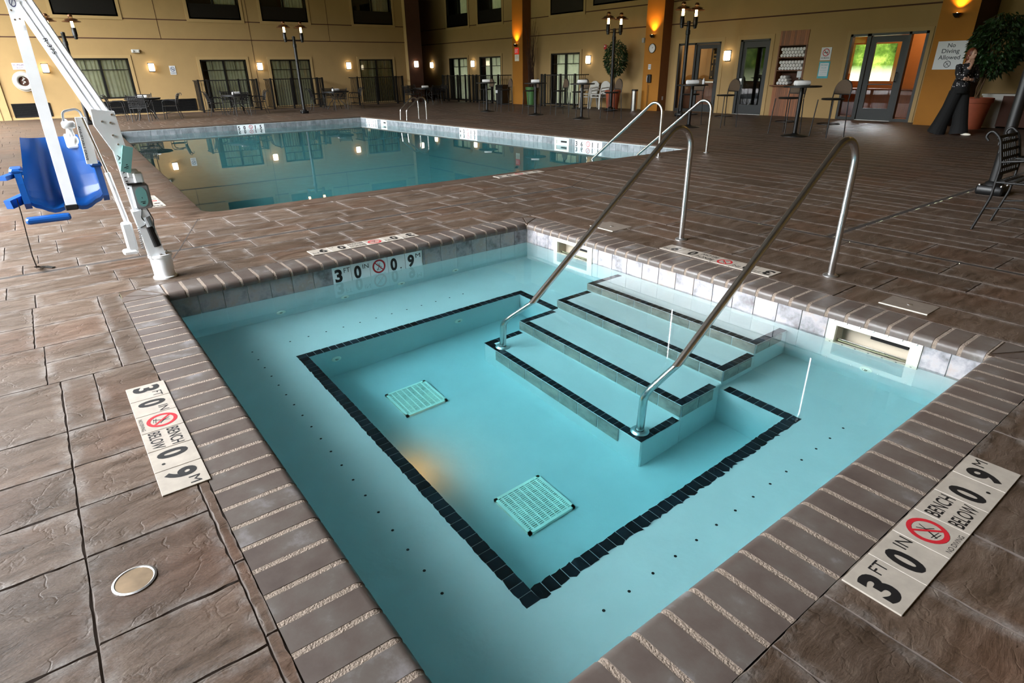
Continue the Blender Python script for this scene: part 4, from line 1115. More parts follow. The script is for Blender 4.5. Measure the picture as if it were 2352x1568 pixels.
# wall sconces (lit frosted boxes)
sc0=None
def sconce(label,loc,rz):
    global sc0
    if sc0 is None:
        sc0=thing('wall_sconce',label,'wall lamp',loc,rz,'lit box sconces on the walls'); r=sc0
        b=MB(); b.bbox(-.11,.11,-.012,0,-.16,.17,.005); b.build('back_plate',M['frame'],r)
        b=MB(); b.bbox(-.10,.10,-.12,-.012,-.13,.145,.02); b.build('glass_shade',M['glow'],r)
        b=MB()
        for z in (-.10,.10): b.box(-.106,.106,-.126,-.005,z-.006,z+.006)
        b.build('metal_bands',M['frame'],r)
        b=MB(); b.ball((0,-.06,-.15),.02); b.build('finial',M['frame'],r)
        return r
    return dup(sc0,loc,rz,label)
for y,l in ((-2.75,'lit sconce behind the lift boom, right of the life ring'),(.72,'lit sconce left of the no smoking sign on the left wall'),(4.94,'lit sconce between the second and third glass doors of the left wall'),(9.06,'lit sconce left of the glass door nearest the dark corner')): sconce(l,(WX,y,1.72),PI/2)
sconce('lit sconce on the dark brown corner pillar',(-24.72,12.55,1.76),PI/2)
sconce('lit sconce on the right wall beside the dark corner',(-26.7,NY,1.73),0)
sconce('lit sconce between the two glass doors left of the exit sign',(-22.67,NY,1.73),0)
sconce('lit sconce right of the glass door with the tall twigs',(-14.41,NY,1.74),0)
sconce('lit sconce between the black doorway and the single grey door',(-8.03,NY,1.72),0)
# bowl uplights on the pillars
def uplight(label,x,y):
    r=thing('bowl_uplight',label,'wall lamp',(x,y,2.45))
    b=MB(); b.lathe([(0,-.10),(.03,-.09),(.07,-.045),(.085,.0),(.078,0),(.06,-.03),(0,-.06)],20,(0,-.11,0)); b.build('bowl',M['frame'],r,smooth=40)
    b=MB(); b.box(-.02,.02,-.10,0,-.09,-.05); b.build('bracket',M['frame'],r)
    b=MB(); b.ball((0,-.11,-.02),.03); b.build('bulb',M['bulb'],r)
    ld=bpy.data.lights.new('uplight','SPOT'); ld.energy=40; ld.color=(1,.48,.06); ld.spot_size=R(100); ld.spot_blend=1.; ld.shadow_soft_size=.03
    lo=bpy.data.objects.new('uplight_beam',ld); COL.objects.link(lo); lo.location=(x,y-.12,2.50); lo.rotation_euler=(R(180-8),0,0)
uplight('bowl uplight glowing orange above the exit sign',-18.52,14.24); uplight('bowl uplight glowing orange above the wall clock',-10.78,14.25); uplight('bowl uplight glowing orange above the no diving sign',-1.58,14.08)

# signs and small wall fittings
def panel(name,label,cat,o,u,v,w,h,m='sign',t=.01):
    r=bpy.data.objects.new(name,None); COL.objects.link(r); r.empty_display_size=.1; r.matrix_world=frame(o,u,v); tag(r,label,cat)
    b=MB(); b.box(0,w,0,h,-.002,t); b.build('board',M[m],r); return r
def let(r,lines,m,z=.0115,parent=None):
    b=MB()
    for (s,x0,x1,y0,y1,bo) in lines: text_in(b,s,x0,x1,y0,y1,bold=bo,z=z)
    return b.build('lettering',M[m],parent or r)
M['purple']=mat('purple_print',(96,60,96),.6); M['redsign']=mat('red_exit_sign',(170,40,34),.5,emit=(200,40,30),estr=.25); M['grayink']=mat('grey_print',(70,74,82),.6); M['tealink']=mat('teal_print',(70,160,170),.6)
r=panel('wall_sign','small white warning sign above the life ring','sign',(WX+.002,-3.70,1.69),(0,1,0),(0,0,1),.40,.22); let(r,[('NO LIFEGUARD',.03,.37,.12,.19,.02),('ON DUTY',.10,.30,.03,.09,.02)],'purple')
def nosmoke(r,w,h,cx,cy,rad,m='red'):
    b=MB(); annulus(b,cx,cy,rad*.8,rad,z=.0118); bar2(b,cx-rad*.6,cy+rad*.6,cx+rad*.6,cy-rad*.6,rad*.2,z=.0119); b.build('prohibition_ring',M[m],r)
    b=MB(); bar2(b,cx-rad*.55,cy-.02*rad,cx+rad*.55,cy-.02*rad,rad*.22,z=.0115); bar2(b,cx+.4*rad,cy+.2*rad,cx+.5*rad,cy+.5*rad,rad*.1,z=.0115); b.build('cigarette_symbol',M['ink'],r)
r=panel('wall_sign','white no smoking sign right of the wide window, left wall','sign',(WX+.002,1.36,1.45),(0,1,0),(0,0,1),.22,.33); nosmoke(r,.22,.33,.11,.20,.085,'navyink'); let(r,[('NO SMOKING',.02,.20,.04,.08,.02)],'grayink')
r=thing('emergency_light','small white emergency light box above the wide window','lamp',(WX,.30,2.31),PI/2)
b=MB(); b.bbox(-.14,.14,-.09,0,-.06,.06,.01); b.build('housing',M['resin'],r)
for x in (-.09,.09):
    b=MB(); b.lathe([(.03,0),(.035,.02),(.02,.03),(0,.03)],12,(x,-.09,0),M=Matrix.Rotation(PI/2,4,'X')); b.build('lamp_head',M['resin'],r)
r=bpy.data.objects.new('life_ring',None); COL.objects.link(r); r.location=(WX+.09,-3.5,1.30); tag(r,'white ring life buoy hanging on the left wall above a grille','life ring')
b=MB(); b.tube([(0,.235*math.cos(2*PI*k/36),.235*math.sin(2*PI*k/36)) for k in range(36)],.08,14,closed=True); b.build('ring',M['resin'],r,smooth=60)
b=MB(); b.tube([(.02+.05*math.cos(k*.9),.05*math.sin(k*1.7),.12-.03*k) for k in range(8)],.018,6); b.tube([(.07,.33*math.cos(2*PI*k/30),.33*math.sin(2*PI*k/30)) for k in range(30)],.008,5,closed=True); b.build('rope',M['resin'],r)
b=MB(); b.box(-.09,-.03,-.14,.14,-.14,.14); b.build('hook_plate',M['brown'],r)
r=panel('exit_sign','red EXIT sign on the ochre pillar under the uplight','sign',(-18.66,14.238,2.06),(1,0,0),(0,0,1),.27,.25,'redsign',.03); let(r,[('EXIT',.03,.24,.05,.2,.03)],'sign',.032)
r=panel('wall_sign','small cream notice under the EXIT sign','sign',(-18.67,14.238,1.78),(1,0,0),(0,0,1),.29,.26,'abs'); let(r,[('FIRE EXIT',.05,.24,.18,.22,.0),('KEEP CLEAR',.05,.24,.11,.15,0.)],'grayink')
r=bpy.data.objects.new('wall_clock',None); COL.objects.link(r); r.matrix_world=frame((-10.80,14.248,2.03),(1,0,0),(0,0,1)); tag(r,'round black-rimmed wall clock on the ochre pillar','clock')
b=MB(); b.lathe([(.0,.0),(.15,0),(.155,.02),(.15,.035),(.135,.03),(.135,.02)],32,cap=False); b.build('rim',M['black'],r,smooth=40)
b=MB(); b.lathe([(.136,.02),(0,.02)],32,cap=False); fc=b.build('dial',M['sign'],r)
b=MB()
for k in range(12): a=PI/6*k; bar2(b,.10*math.cos(a),.10*math.sin(a),.125*math.cos(a),.125*math.sin(a),.008,z=.022)
b.build('hour_marks',M['ink'],fc)
b=MB(); bar2(b,0,0,.05,.045,.009,z=.023); b.build('hour_hand',M['ink'],fc); b=MB(); bar2(b,0,0,-.03,.10,.006,z=.024); b.build('minute_hand',M['ink'],fc)
r=panel('wall_sign','small white notice above the wall telephone','sign',(-10.93,14.248,1.36),(1,0,0),(0,0,1),.12,.17); let(r,[('EMERGENCY',.01,.11,.11,.14,0.),('PHONE',.02,.10,.05,.09,0.)],'grayink')
r=thing('wall_telephone','black wall telephone with dangling cord on the ochre pillar','telephone',(-10.83,14.25,1.06))
b=MB(); b.bbox(-.09,.09,-.06,0,-.13,.14,.015); b.build('body',M['black'],r); b=MB(); b.tube([(-.04,-.09,-.1),(-.04,-.105,0),(-.04,-.09,.1)],.02,8); b.build('handset',M['grayp'],r)
b=MB(); b.tube(fillet([(-.03,-.05,-.13),(-.03,-.05,-.95),(0,-.05,-1.0),(.02,-.05,-.2)],.03,4),.006,6); b.build('cord',M['black'],r)
r=thing('fire_alarm','small red fire alarm strobe on the right wall','alarm',(-13.53,NY,2.17))
b=MB(); b.bbox(-.06,.06,-.04,0,-.08,.08,.008); b.build('housing',M['red'],r); b=MB(); b.bbox(-.03,.03,-.06,-.04,.01,.05,.008); b.build('strobe_lens',M['sign'],r)
r=panel('wall_sign','white no smoking sign right of the towel shelves','sign',(-4.99,NY-.002,1.53),(1,0,0),(0,0,1),.29,.33); nosmoke(r,.29,.33,.145,.2,.10); let(r,[('NO SMOKING',.03,.26,.04,.08,.02)],'grayink')
r=panel('poster','teal and white poster below the no smoking sign, right wall','poster',(-4.99,NY-.002,1.06),(1,0,0),(0,0,1),.31,.44,'tealink',.006)
b=MB(); b.quad((.03,.06,.0075),(.28,.06,.0075),(.28,.40,.0075),(.03,.40,.0075)); b.build('paper',M['sign'],r); let(r,[('POOL RULES',.06,.25,.33,.37,.02),('WELCOME',.08,.23,.26,.29,.0),('PLEASE SHOWER',.06,.25,.20,.22,0.),('NO RUNNING',.06,.25,.15,.17,0.),('HAVE FUN',.06,.25,.10,.12,0.)],'tealink',.009)
r=panel('no_diving_sign','large white No Diving Allowed sign on the ochre pillar','sign',(-1.845,14.078,1.265),(1,0,0),(0,0,1),.615,.61,'sign',.012)
let(r,[('No',.22,.38,.475,.565,.012),('Diving',.12,.49,.325,.445,.012),('Allowed',.08,.53,.215,.31,.012)],'grayink',.0135)
b=MB(); annulus(b,.30,.115,.060,.075,z=.0136); bar2(b,.25,.165,.35,.065,.012,z=.0137); bar2(b,.265,.08,.32,.15,.012,z=.0135); b.build('no_diving_ring',M['grayink'],r)
r=thing('wall_speaker','small white speaker box on the right wall by the clock pillar','speaker',(-11.6,NY,2.32)); b=MB(); b.bbox(-.05,.05,-.08,0,-.08,.08,.01); b.build('housing',M['resin'],r); b=MB(); b.bbox(-.04,.04,-.084,-.078,-.07,.07,.004); b.build('grille',M['grayp'],r)
r=thing('wall_outlet','small white outlet plate low on the clock pillar','outlet',(-10.40,14.5,.42),PI/2); b=MB(); b.bbox(-.035,.035,-.008,0,-.06,.06,.003); b.build('plate',M['resin'],r); b=MB(); b.box(-.015,.015,-.010,-.006,.01,.03); b.box(-.015,.015,-.010,-.006,-.03,-.01); b.build('socket',M['grayp'],r)

# ------------------------------------------------------------------ doorways of the right wall
# black storefront with patterned panel
backbox('wall_changing_room','R',-10.6,-7.95,-.02,2.6,2.4,M['wall'])
def leaf_frame(mb,x0,x1,z0,z1,y0,y1,st=.11,top=.12,bot=.24):
    mb.box(x0,x0+st,y0,y1,z0,z1); mb.box(x1-st,x1,y0,y1,z0,z1); mb.box(x0+st,x1-st,y0,y1,z1-top,z1); mb.box(x0+st,x1-st,y0,y1,z0,z0+bot)
def casing(mb,x0,x1,z1,w_=.12):
    mb.box(x0-w_,x0,NY-.02,NY,0,z1+w_); mb.box(x1,x1+w_,NY-.02,NY,0,z1+w_); mb.box(x0,x1,NY-.02,NY,z1,z1+w_)
b=MB(); b.m=0; x0,x1,z0,z1=UNIT
b.box(x0,x0+.06,NY-.01,NY+.12,0,z1); b.box(x1-.06,x1,NY-.01,NY+.12,0,z1); b.box(x0,x1,NY-.01,NY+.12,z1-.06,z1); b.box(-9.36,-9.28,NY-.01,NY+.12,0,z1); b.box(x0,-9.3,NY,NY+.1,0,.1)
b.m=1; casing(b,x0,x1,z1); dr=struct(b.build('door_30',[M['frame'],M['trimp']]))
b=MB(); leaf_frame(b,-9.27,-8.39,.01,z1-.07,NY+.03,NY+.08); b.build('door_leaf',M['gframe'],dr)
b=MB(); b.quad((x0+.06,NY+.06,.1),(-9.36,NY+.06,.1),(-9.36,NY+.06,z1-.06),(x0+.06,NY+.06,z1-.06)); b.quad((-9.16,NY+.055,.25),(-8.5,NY+.055,.25),(-8.5,NY+.055,z1-.19),(-9.16,NY+.055,z1-.19)); b.build('pane',M['glass'],dr)
b=MB(); b.box(-9.2,-8.46,NY-.04,NY-.01,.93,.975); b.build('push_bar',M['steel'],dr)
M['maze']=mat('gold_geometric_print',(168,124,52),.6,var=.1)
r=panel('wall_art','dark panel with gold geometric maze pattern inside the black doorway','wall art',(-9.1,NY+.62,1.02),(1,0,0),(0,0,1),.95,.98,'dark',.02)
b=MB(); rr_=random.Random(5)
for i in range(7):
    for j in range(8):
        x,y=.06+i*.125,.05+j*.115
        if rr_.random()<.75: b.box(x,x+(.125 if rr_.random()<.5 else .05),y,y+.045,.02,.026)
        if rr_.random()<.6: b.box(x,x+.04,y,y+.115,.02,.026)
b.build('pattern',M['maze'],r)
r=panel('wall_sign','small notice seen through the sidelight of the black doorway','sign',(-10.0,NY+2.39,1.2),(1,0,0),(0,0,1),.5,.12,'wall',.004); let(r,[('LOCKERS',.06,.44,.07,.11,0.),('SHOWERS',.06,.44,.01,.05,0.)],'grayink',.006)
b=MB(); b.box(-10.4,-8.0,NY+.9,NY+.95,0,.95); o=b.build('counter_panel',M['wood']); tag(o,'pale wood counter front behind the black doorway','counter')
# single grey door
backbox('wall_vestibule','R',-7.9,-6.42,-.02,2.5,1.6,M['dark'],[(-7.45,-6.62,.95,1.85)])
b=MB(); b.m=0; x0,x1,z0,z1=SDOOR
b.box(x0,x0+.09,NY-.01,NY+.12,0,z1); b.box(x1-.05,x1,NY-.01,NY+.12,0,z1); b.box(x0,x1,NY-.01,NY+.12,z1-.05,z1); b.m=1; casing(b,x0,x1,z1)
dr=struct(b.build('door_31',[M['gframe'],M['trimp']]))
b=MB(); leaf_frame(b,x0+.10,x1-.06,.01,z1-.06,NY+.03,NY+.08,.1,.16,.28); b.build('door_leaf',M['gframe'],dr)
b=MB(); b.quad((x0+.2,NY+.055,.28),(x1-.16,NY+.055,.28),(x1-.16,NY+.055,z1-.22),(x0+.2,NY+.055,z1-.22)); b.build('pane',M['glass'],dr)
b=MB(); b.ball((x0+.15,NY-.03,.95),.03); b.box(x0+.11,x0+.19,NY,NY+.03,.88,1.06); b.build('door_knob',M['chrome'],dr)
b=MB(); b.box(x0,x1,NY-.03,NY+.1,-.01,.012); b.build('threshold',M['steel'],dr)
# double doorway to the orange lobby
b=MB(); lob=backbox('wall_lobby','R',-5.2,-1.98,-.02,2.75,2.2,M['orange'],[(-5.1,-3.92,.95,1.95)])
b=MB(); b.box(-5.8,-3.2,16.95,20.2,2.15,2.25); b.box(-8.4,-5.9,16.35,19.2,2.1,2.2); struct(b.build('added_sky_plates',M['brown']))  # unseen plates added outside both back windows to block the upper sky light
b=MB(); b.m=0; x0,x1,z0,z1=DDOOR
b.box(x0,x0+.06,NY-.01,NY+.12,0,z1); b.box(x1-.07,x1,NY-.01,NY+.12,0,z1); b.box(x0,x1,NY-.01,NY+.12,z1-.06,z1); b.box(-3.80,-3.70,NY-.01,NY+.12,0,z1); b.box(-2.78,-2.72,NY-.01,NY+.12,0,z1); b.box(x0,-3.7,NY,NY+.1,0,.07); b.box(-2.72,x1,NY,NY+.1,0,.07)
b.m=1; casing(b,x0,x1,z1,.09); dr=struct(b.build('door_32',[M['frame'],M['trimp']]))
b=MB(); leaf_frame(b,-3.69,-2.79,.01,z1-.07,NY+.02,NY+.07,.13,.15,.3); b.build('door_leaf',M['gframe'],dr)
b=MB(); b.quad((x0+.06,NY+.06,.07),(-3.8,NY+.06,.07),(-3.8,NY+.06,z1-.06),(x0+.06,NY+.06,z1-.06)); b.quad((-3.56,NY+.045,.3),(-2.92,NY+.045,.3),(-2.92,NY+.045,z1-.21),(-3.56,NY+.045,z1-.21)); b.quad((-2.72,NY+.06,.07),(x1-.07,NY+.06,.07),(x1-.07,NY+.06,z1-.06),(-2.72,NY+.06,z1-.06)); b.build('pane',M['glass'],dr)
b=MB(); b.box(-3.57,-2.93,NY-.05,NY-.02,.90,.925); b.tube(fillet([(-2.87,NY+.0,1.2),(-2.87,NY-.07,1.2),(-2.87,NY-.07,.98),(-2.87,NY,.98)],.02,3),.012,8); b.build('door_handle',M['black'],dr)
b=MB(); b.box(-3.7,-2.78,NY-.03,NY+.1,-.01,.012); b.build('threshold',M['steel'],dr)
b=MB(); b.box(-4.9,-2.2,16.3,16.7,0,.72); b.bbox(-5.0,-2.1,16.2,16.8,.72,.76,.01); o=b.build('lobby_counter',M['wood']); tag(o,'dark lobby counter seen through the glass double door','counter')
ld=bpy.data.lights.new('lobby_ceiling_lamp','POINT'); ld.energy=24; ld.color=(1,.74,.44); ld.shadow_soft_size=.12; lo=bpy.data.objects.new('lobby_ceiling_lamp',ld); COL.objects.link(lo); lo.location=(-2.9,15.9,2.45)
ld=bpy.data.lights.new('locker_ceiling_lamp','POINT'); ld.energy=14; ld.color=(1,.72,.4); ld.shadow_soft_size=.12; lo=bpy.data.objects.new('locker_ceiling_lamp',ld); COL.objects.link(lo); lo.location=(-9.2,16.2,2.3)
# right wall continues set back beyond the sign pillar, low cabinet and dark opening
b=MB(); b.m=0; b.box(-.70,-.28,14.28,14.60,.0,.70); b.m=0
b.m=1; b.box(-.28,1.2,14.2,14.6,.04,.70); b.m=0; b.box(-.72,1.22,14.24,14.62,.70,.735); b.box(-.66,-.28,14.26,14.29,0,.70)
cab=b.build('low_cabinet',[M['resin'],M['brown']]); tag(cab,'low cabinet with pale end panel and dark brown front beside the potted tree','cabinet')
b=MB(); b.beam((.55,13.6,0),(.62,13.6,2.6),.06,.06,(0,1,0)); b.beam((1.6,13.6,0),(1.6,13.6,2.6),.06,.06,(0,1,0)); b.box(.5,1.65,13.57,13.63,2.55,2.62); pf=struct(b.build('door_33',M['frame']))
b=MB(); b.quad((.6,13.6,.02),(1.58,13.6,.02),(1.58,13.6,2.56),(.6,13.6,2.56)); b.build('pane',M['glass'],pf)

# towel shelves
tc_=thing('towel_cabinet','built-in wooden towel shelves with a ledge, right wall','shelves',(-5.865,NY,0)); X_=-5.865
b=MB(); 
for i in range(14):
    b.r=rs.random(); x=-.44+i*.0629; b.box(x,x+.060,-.02,.01,1.95,2.34)
b.build('upper_panel',M['wood'],tc_)
b=MB()
for i in range(14):
    b.r=rs.random(); x=-.44+i*.0629; b.box(x,x+.060,-.02,.01,.0,.86)
b.build('lower_panel',M['wood'],tc_)
for z in (1.635,1.285):
    b=MB(); b.box(-.42,.42,0,.34,z-.022,z); b.build('shelf',M['wood'],tc_)
b=MB(); b.bbox(-.50,.44,-.14,.34,.845,.88,.006); b.build('ledge',M['wood'],tc_)
for x in (-.445,.405):
    b=MB(); b.box(x,x+.04,-.02,.34,.88,1.96); b.build('side_panel',M['wood'],tc_)
b=MB(); b.box(-.42,.42,.33,.35,.88,1.95); b.box(-.42,.42,0,.34,1.93,1.955); b.build('back_panel',M['brown'],tc_)
tw=None
def towel(x,z,label,y=None,rz=0):
    global tw
    if tw is None:
        b=MB(); Rx=Matrix.Rotation(PI/2,4,'X'); b.M=Rx
        b.lathe([(.008,-.002),(.012,.006),(.020,.0),(.024,.006),(.032,-.001),(.036,.005),(.043,.003),(.047,.012),(.047,.268),(.042,.28),(0,.28)],12)
        tw=b.build('rolled_towel',M['towel'],smooth=50); o=tag(tw,label,'towel','rolled white towels on the shelves')
        # axis runs along -y after rotation; shift so that the roll starts at the front
    else: o=tw.copy(); COL.objects.link(o); o['label']=label
    o.location=(X_+x,NY+.30 if y is None else y,z); o.rotation_euler=(0,rs.random()*6,rz); return o
for z,l in ((1.635,'rolled white towel on the top shelf of the towel niche'),(1.285,'rolled white towel on the middle shelf of the towel niche')):
    for row in range(3):
        for i in range(8):
            x=-.335+i*.0955+(.04775 if row%2 else 0)
            if x>.355: continue
            towel(x,z+.048+row*.0835,l)
for row,n in enumerate((4,3,2)):
    for i in range(n): towel(-.33+i*.0955+row*.04775,.88+.048+row*.0835,'rolled white towel in the small pile on the bottom ledge of the niche')
b=MB(); b.bbox(.22,.36,.05,.2,1.08,1.27,.01); b.box(.27,.31,.1,.12,.88,1.08); b.v=[(x+X_,y+NY,z) for x,y,z in b.v]; o=b.build('tissue_box',M['sign']); tag(o,'white box at the right end of the lowest towel shelf','box')

# ------------------------------------------------------------------ twin-headed lamp posts
lp0=None
def lamp_post(label,x,y):
    global lp0
    if lp0 is not None: return dup(lp0,(x,y,0),0,label)
    r=lp0=thing('lamp_post',label,'lamp post',(x,y,0),0,'twin-headed lamp posts around the pool')
    b=MB(); b.bbox(-.13,.13,-.13,.13,0,.10,.015); b.lathe([(.10,.10),(.085,.13),(.06,.15)],16,cap=False); base_=b.build('base',M['black'],r,smooth=40)
    for sx in (-1,1):
        for sy in (-1,1):
            q=MB(); q.lathe([(.012,.10),(.012,.115),(0,.117)],6,(sx*.105,sy*.105,0)); q.build('bolt',M['steel'],base_)
    b=MB(); b.lathe([(.058,.10),(.055,2.3),(.068,2.31),(.068,2.42),(.055,2.43),(.055,2.62),(.06,2.63),(.05,2.67),(0,2.68)],16); b.build('pole',M['black'],r,smooth=40)
    b=MB(); b.tube([(0,-.30,2.545),(0,.30,2.545)],.016,10); b.build('crossarm',M['black'],r,smooth=60)
    for s in (-1,1):
        h=MB(); h.lathe([(.0,2.47),(.045,2.48),(.055,2.53),(.055,2.56),(.068,2.57),(.068,2.78),(.06,2.79),(0,2.79)],16,(0,s*.31,0)); hd=h.build('lantern_cup',M['black'],r,smooth=40)
        h=MB(); h.lathe([(.055,2.79),(.055,3.09)],16,(0,s*.31,0),cap=False); h.build('glass_cylinder',M['clear'],r,smooth=60)
        h=MB(); h.lathe([(.0,2.80),(.036,2.80),(.040,2.84),(.036,2.97),(.02,3.0),(0,3.0)],12,(0,s*.31,0)); h.build('bulb',M['bulb'],r,smooth=60)
        h=MB(); h.lathe([(.058,3.01),(.16,2.985),(.25,2.955),(.252,2.962),(.16,2.995),(.058,3.02)],28,(0,s*.31,0),cap=False); h.lathe([(.058,3.05),(.13,3.03),(.18,3.01),(.182,3.016),(.13,3.038),(.058,3.06)],28,(0,s*.31,0),cap=False); h.build('disc_shades',M['shade'],r,smooth=40)
        h=MB(); h.lathe([(.06,3.09),(.064,3.10),(.064,3.13),(.04,3.16),(0,3.165)],16,(0,s*.31,0)); h.build('lantern_cap',M['shade'],r,smooth=40)
    return r
M['clear']=glass_mat('lantern_glass',(.97,.95,.92,1)); M['shade']=mat('copper_brown_shade',(90,58,36),.35,.6,var=.1)
lamp_post('twin lamp post partly hidden behind the lift boom at upper left',-20.,-2.2)
lamp_post('twin lamp post between the second and third glass doors of the left wall',-20.0,4.89)
lamp_post('twin lamp post left of the round potted tree',-11.68,13.22)
lamp_post('twin lamp post in front of the black doorway',-8.21,12.78)
lamp_post('lamp post at the right edge behind the nearest chair, its head out of view',2.39,5.02)

# ------------------------------------------------------------------ iron armchairs and dining tables
ch0=None
def armchair(label,x,y,rz):
    global ch0
    if ch0 is not None: return dup(ch0,(x,y,0),rz,label)
    r=ch0=thing('iron_armchair',label,'chair',(x,y,0),rz,'black iron armchairs around the pool')
    lp_=None
    for s in (-1,1):
        Y=s*.25
        p=fillet([(-.26,Y,0),(-.19,Y,.30),(-.185,Y,.56),(-.25,Y,.80),(-.33,Y,.86),(-.36,Y,.80),(-.33,Y,.77)],[.3,.3,.2,.05,.04],5)
        b=MB(); b.tube(p,.011,8); b.build('back_leg',M['iron'],r,smooth=60)
        p=fillet([(.27,Y,0),(.25,Y,.44),(.24,Y,.60),(.10,Y,.645),(-.19,Y,.60)],[.2,.06,.1],5)
        b=MB(); b.tube(p,.011,8); b.build('front_leg',M['iron'],r,smooth=60)
        b=MB(); b.bbox(-.10,.22,Y-.018,Y+.018,.632,.65,.006); b.build('arm_pad',M['iron'],r)
        b=MB(); b.tube([(-.205,Y,.20),(0,Y,.23),(.262,Y,.20)],.007,6); b.build('side_stretcher',M['iron'],r)
    b=MB(); b.tube(fillet([(-.19,-.25,.43),(.25,-.25,.44),(.25,.25,.44),(-.19,.25,.43)],[.05,.05],4)+[Vector((-.19,-.25,.43))],.010,8); b.build('seat_frame',M['iron'],r,smooth=60)
    b=MB()
    for i in range(8): y=-.21+.06*i; b.bbox(-.18,.24,y-.018,y+.018,.432,.440,.002)
    for i in range(5): x=-.14+.08*i; b.bbox(x-.016,x+.016,-.24,.24,.436,.444,.002)
    b.build('seat',M['iron'],r)
    bk=lambda z:-.19-.01*(z>.56)-max(0,z-.56)**1.0*.30
    b=MB()
    for i in range(9):
        y=-.20+.05*i
        for z0,z1 in ((.50,.64),(.64,.78)): b.beam((bk(z0),y,z0),(bk(z1),y,z1),.028,.006,(1,0,0))
    for z in (.50,.555,.62,.685,.75,.80): b.beam((bk(z)+.004,-.25,z),(bk(z)+.004,.25,z),.006,.026,(0,0,1))
    b.build('woven_back',M['iron'],r)
    return r
armchair('black iron armchair cut off by the right edge of the picture',3.11,3.22,.0)
tb0=None
def dining(label,x,y,z=.72):
    global tb0
    if tb0 is not None: return dup(tb0,(x,y,0),0.,label)
    r=tb0=thing('dining_table',label,'table',(x,y,0),0,'round black iron dining tables by the left wall')
    b=MB(); b.tube([(.55*math.cos(2*PI*k/40),.55*math.sin(2*PI*k/40),.70) for k in range(40)],.016,8,closed=True); b.lathe([(.54,.69),(.54,.66)],40,cap=False); b.build('rim',M['iron'],r,smooth=60)
    b=MB()
    for i in range(15):
        y_=-.49+.07*i; h=math.sqrt(max(.01,.54**2-y_**2)); b.bbox(-h,h,y_-.024,y_+.024,.695,.705,.002)
    for x_ in (-.3,0,.3): h=math.sqrt(.54**2-x_**2); b.box(x_-.02,x_+.02,-h,h,.685,.696)
    b.build('slatted_top',M['iron'],r)
    for k in range(4):
        a=PI/4+PI/2*k; c,s=math.cos(a),math.sin(a)
        b=MB(); b.tube(fillet([(.42*c,.42*s,0),(.30*c,.30*s,.25),(.12*c,.12*s,.40),(.40*c,.40*s,.68)],[.15,.12],5),.014,8); b.build('leg',M['iron'],r,smooth=60)
    b=MB(); b.tube([(.14*math.cos(2*PI*k/20),.14*math.sin(2*PI*k/20),.40) for k in range(20)],.009,6,closed=True); b.build('brace_ring',M['iron'],r)
    return r
TBL=[(-21.0,-.38),(-21.5,2.85),(-21.75,6.95),(-22.55,11.75)]
TN=['the table before the long black grille','the table before the first picket fence','the table right of the second lamp post','the table by the dark corner']
for (x,y),n in zip(TBL,TN):
    dining('round black iron table, '+n[10:],x,y)
    k=TBL.index((x,y))
    for a,w in ((-95,'left of'),(-10,'on the pool side of'),(80,'right of'),(178,'on the wall side of')):
        a=a+(k*13%20)-8; d=.82 if k else .86
        cx,cy=x+d*math.cos(R(a)),y+d*math.sin(R(a))
        armchair('iron armchair %s %s'%(w,n),cx,cy,R(a)+PI)
# small white things on the tables
ft0=None
def folded(label,x,y,z,rz=0,sc_=1.):
    global ft0
    if ft0 is None:
        r=ft0=thing('folded_towel',label,'towel',(x,y,z),rz,'folded white towels on the tables')
        for y_,z_ in ((-.055,.050),(.052,.050)):
            b=MB(); b.M=Matrix.Translation((.012*z_/.05,y_,z_))@Matrix.Rotation(PI/2,4,'Y'); b.lathe([(.0,-.14),(.018,-.138),(.022,-.142),(.036,-.138),(.041,-.142),(.050,-.13),(.051,.13),(.043,.142),(.0,.14)],14); b.build('towel_roll',M['towel'],r,smooth=50)
    else: r=dup(ft0,(x,y,z),rz,label)
    return r
for (x,y),n in zip(TBL,('front of the long black grille','front of the first picket fence','the table right of the second lamp post','the table by the dark corner')):
    folded('white towel bundle on '+('the table in ' if n.startswith('front') else '')+n,x,y,.709,1.4)

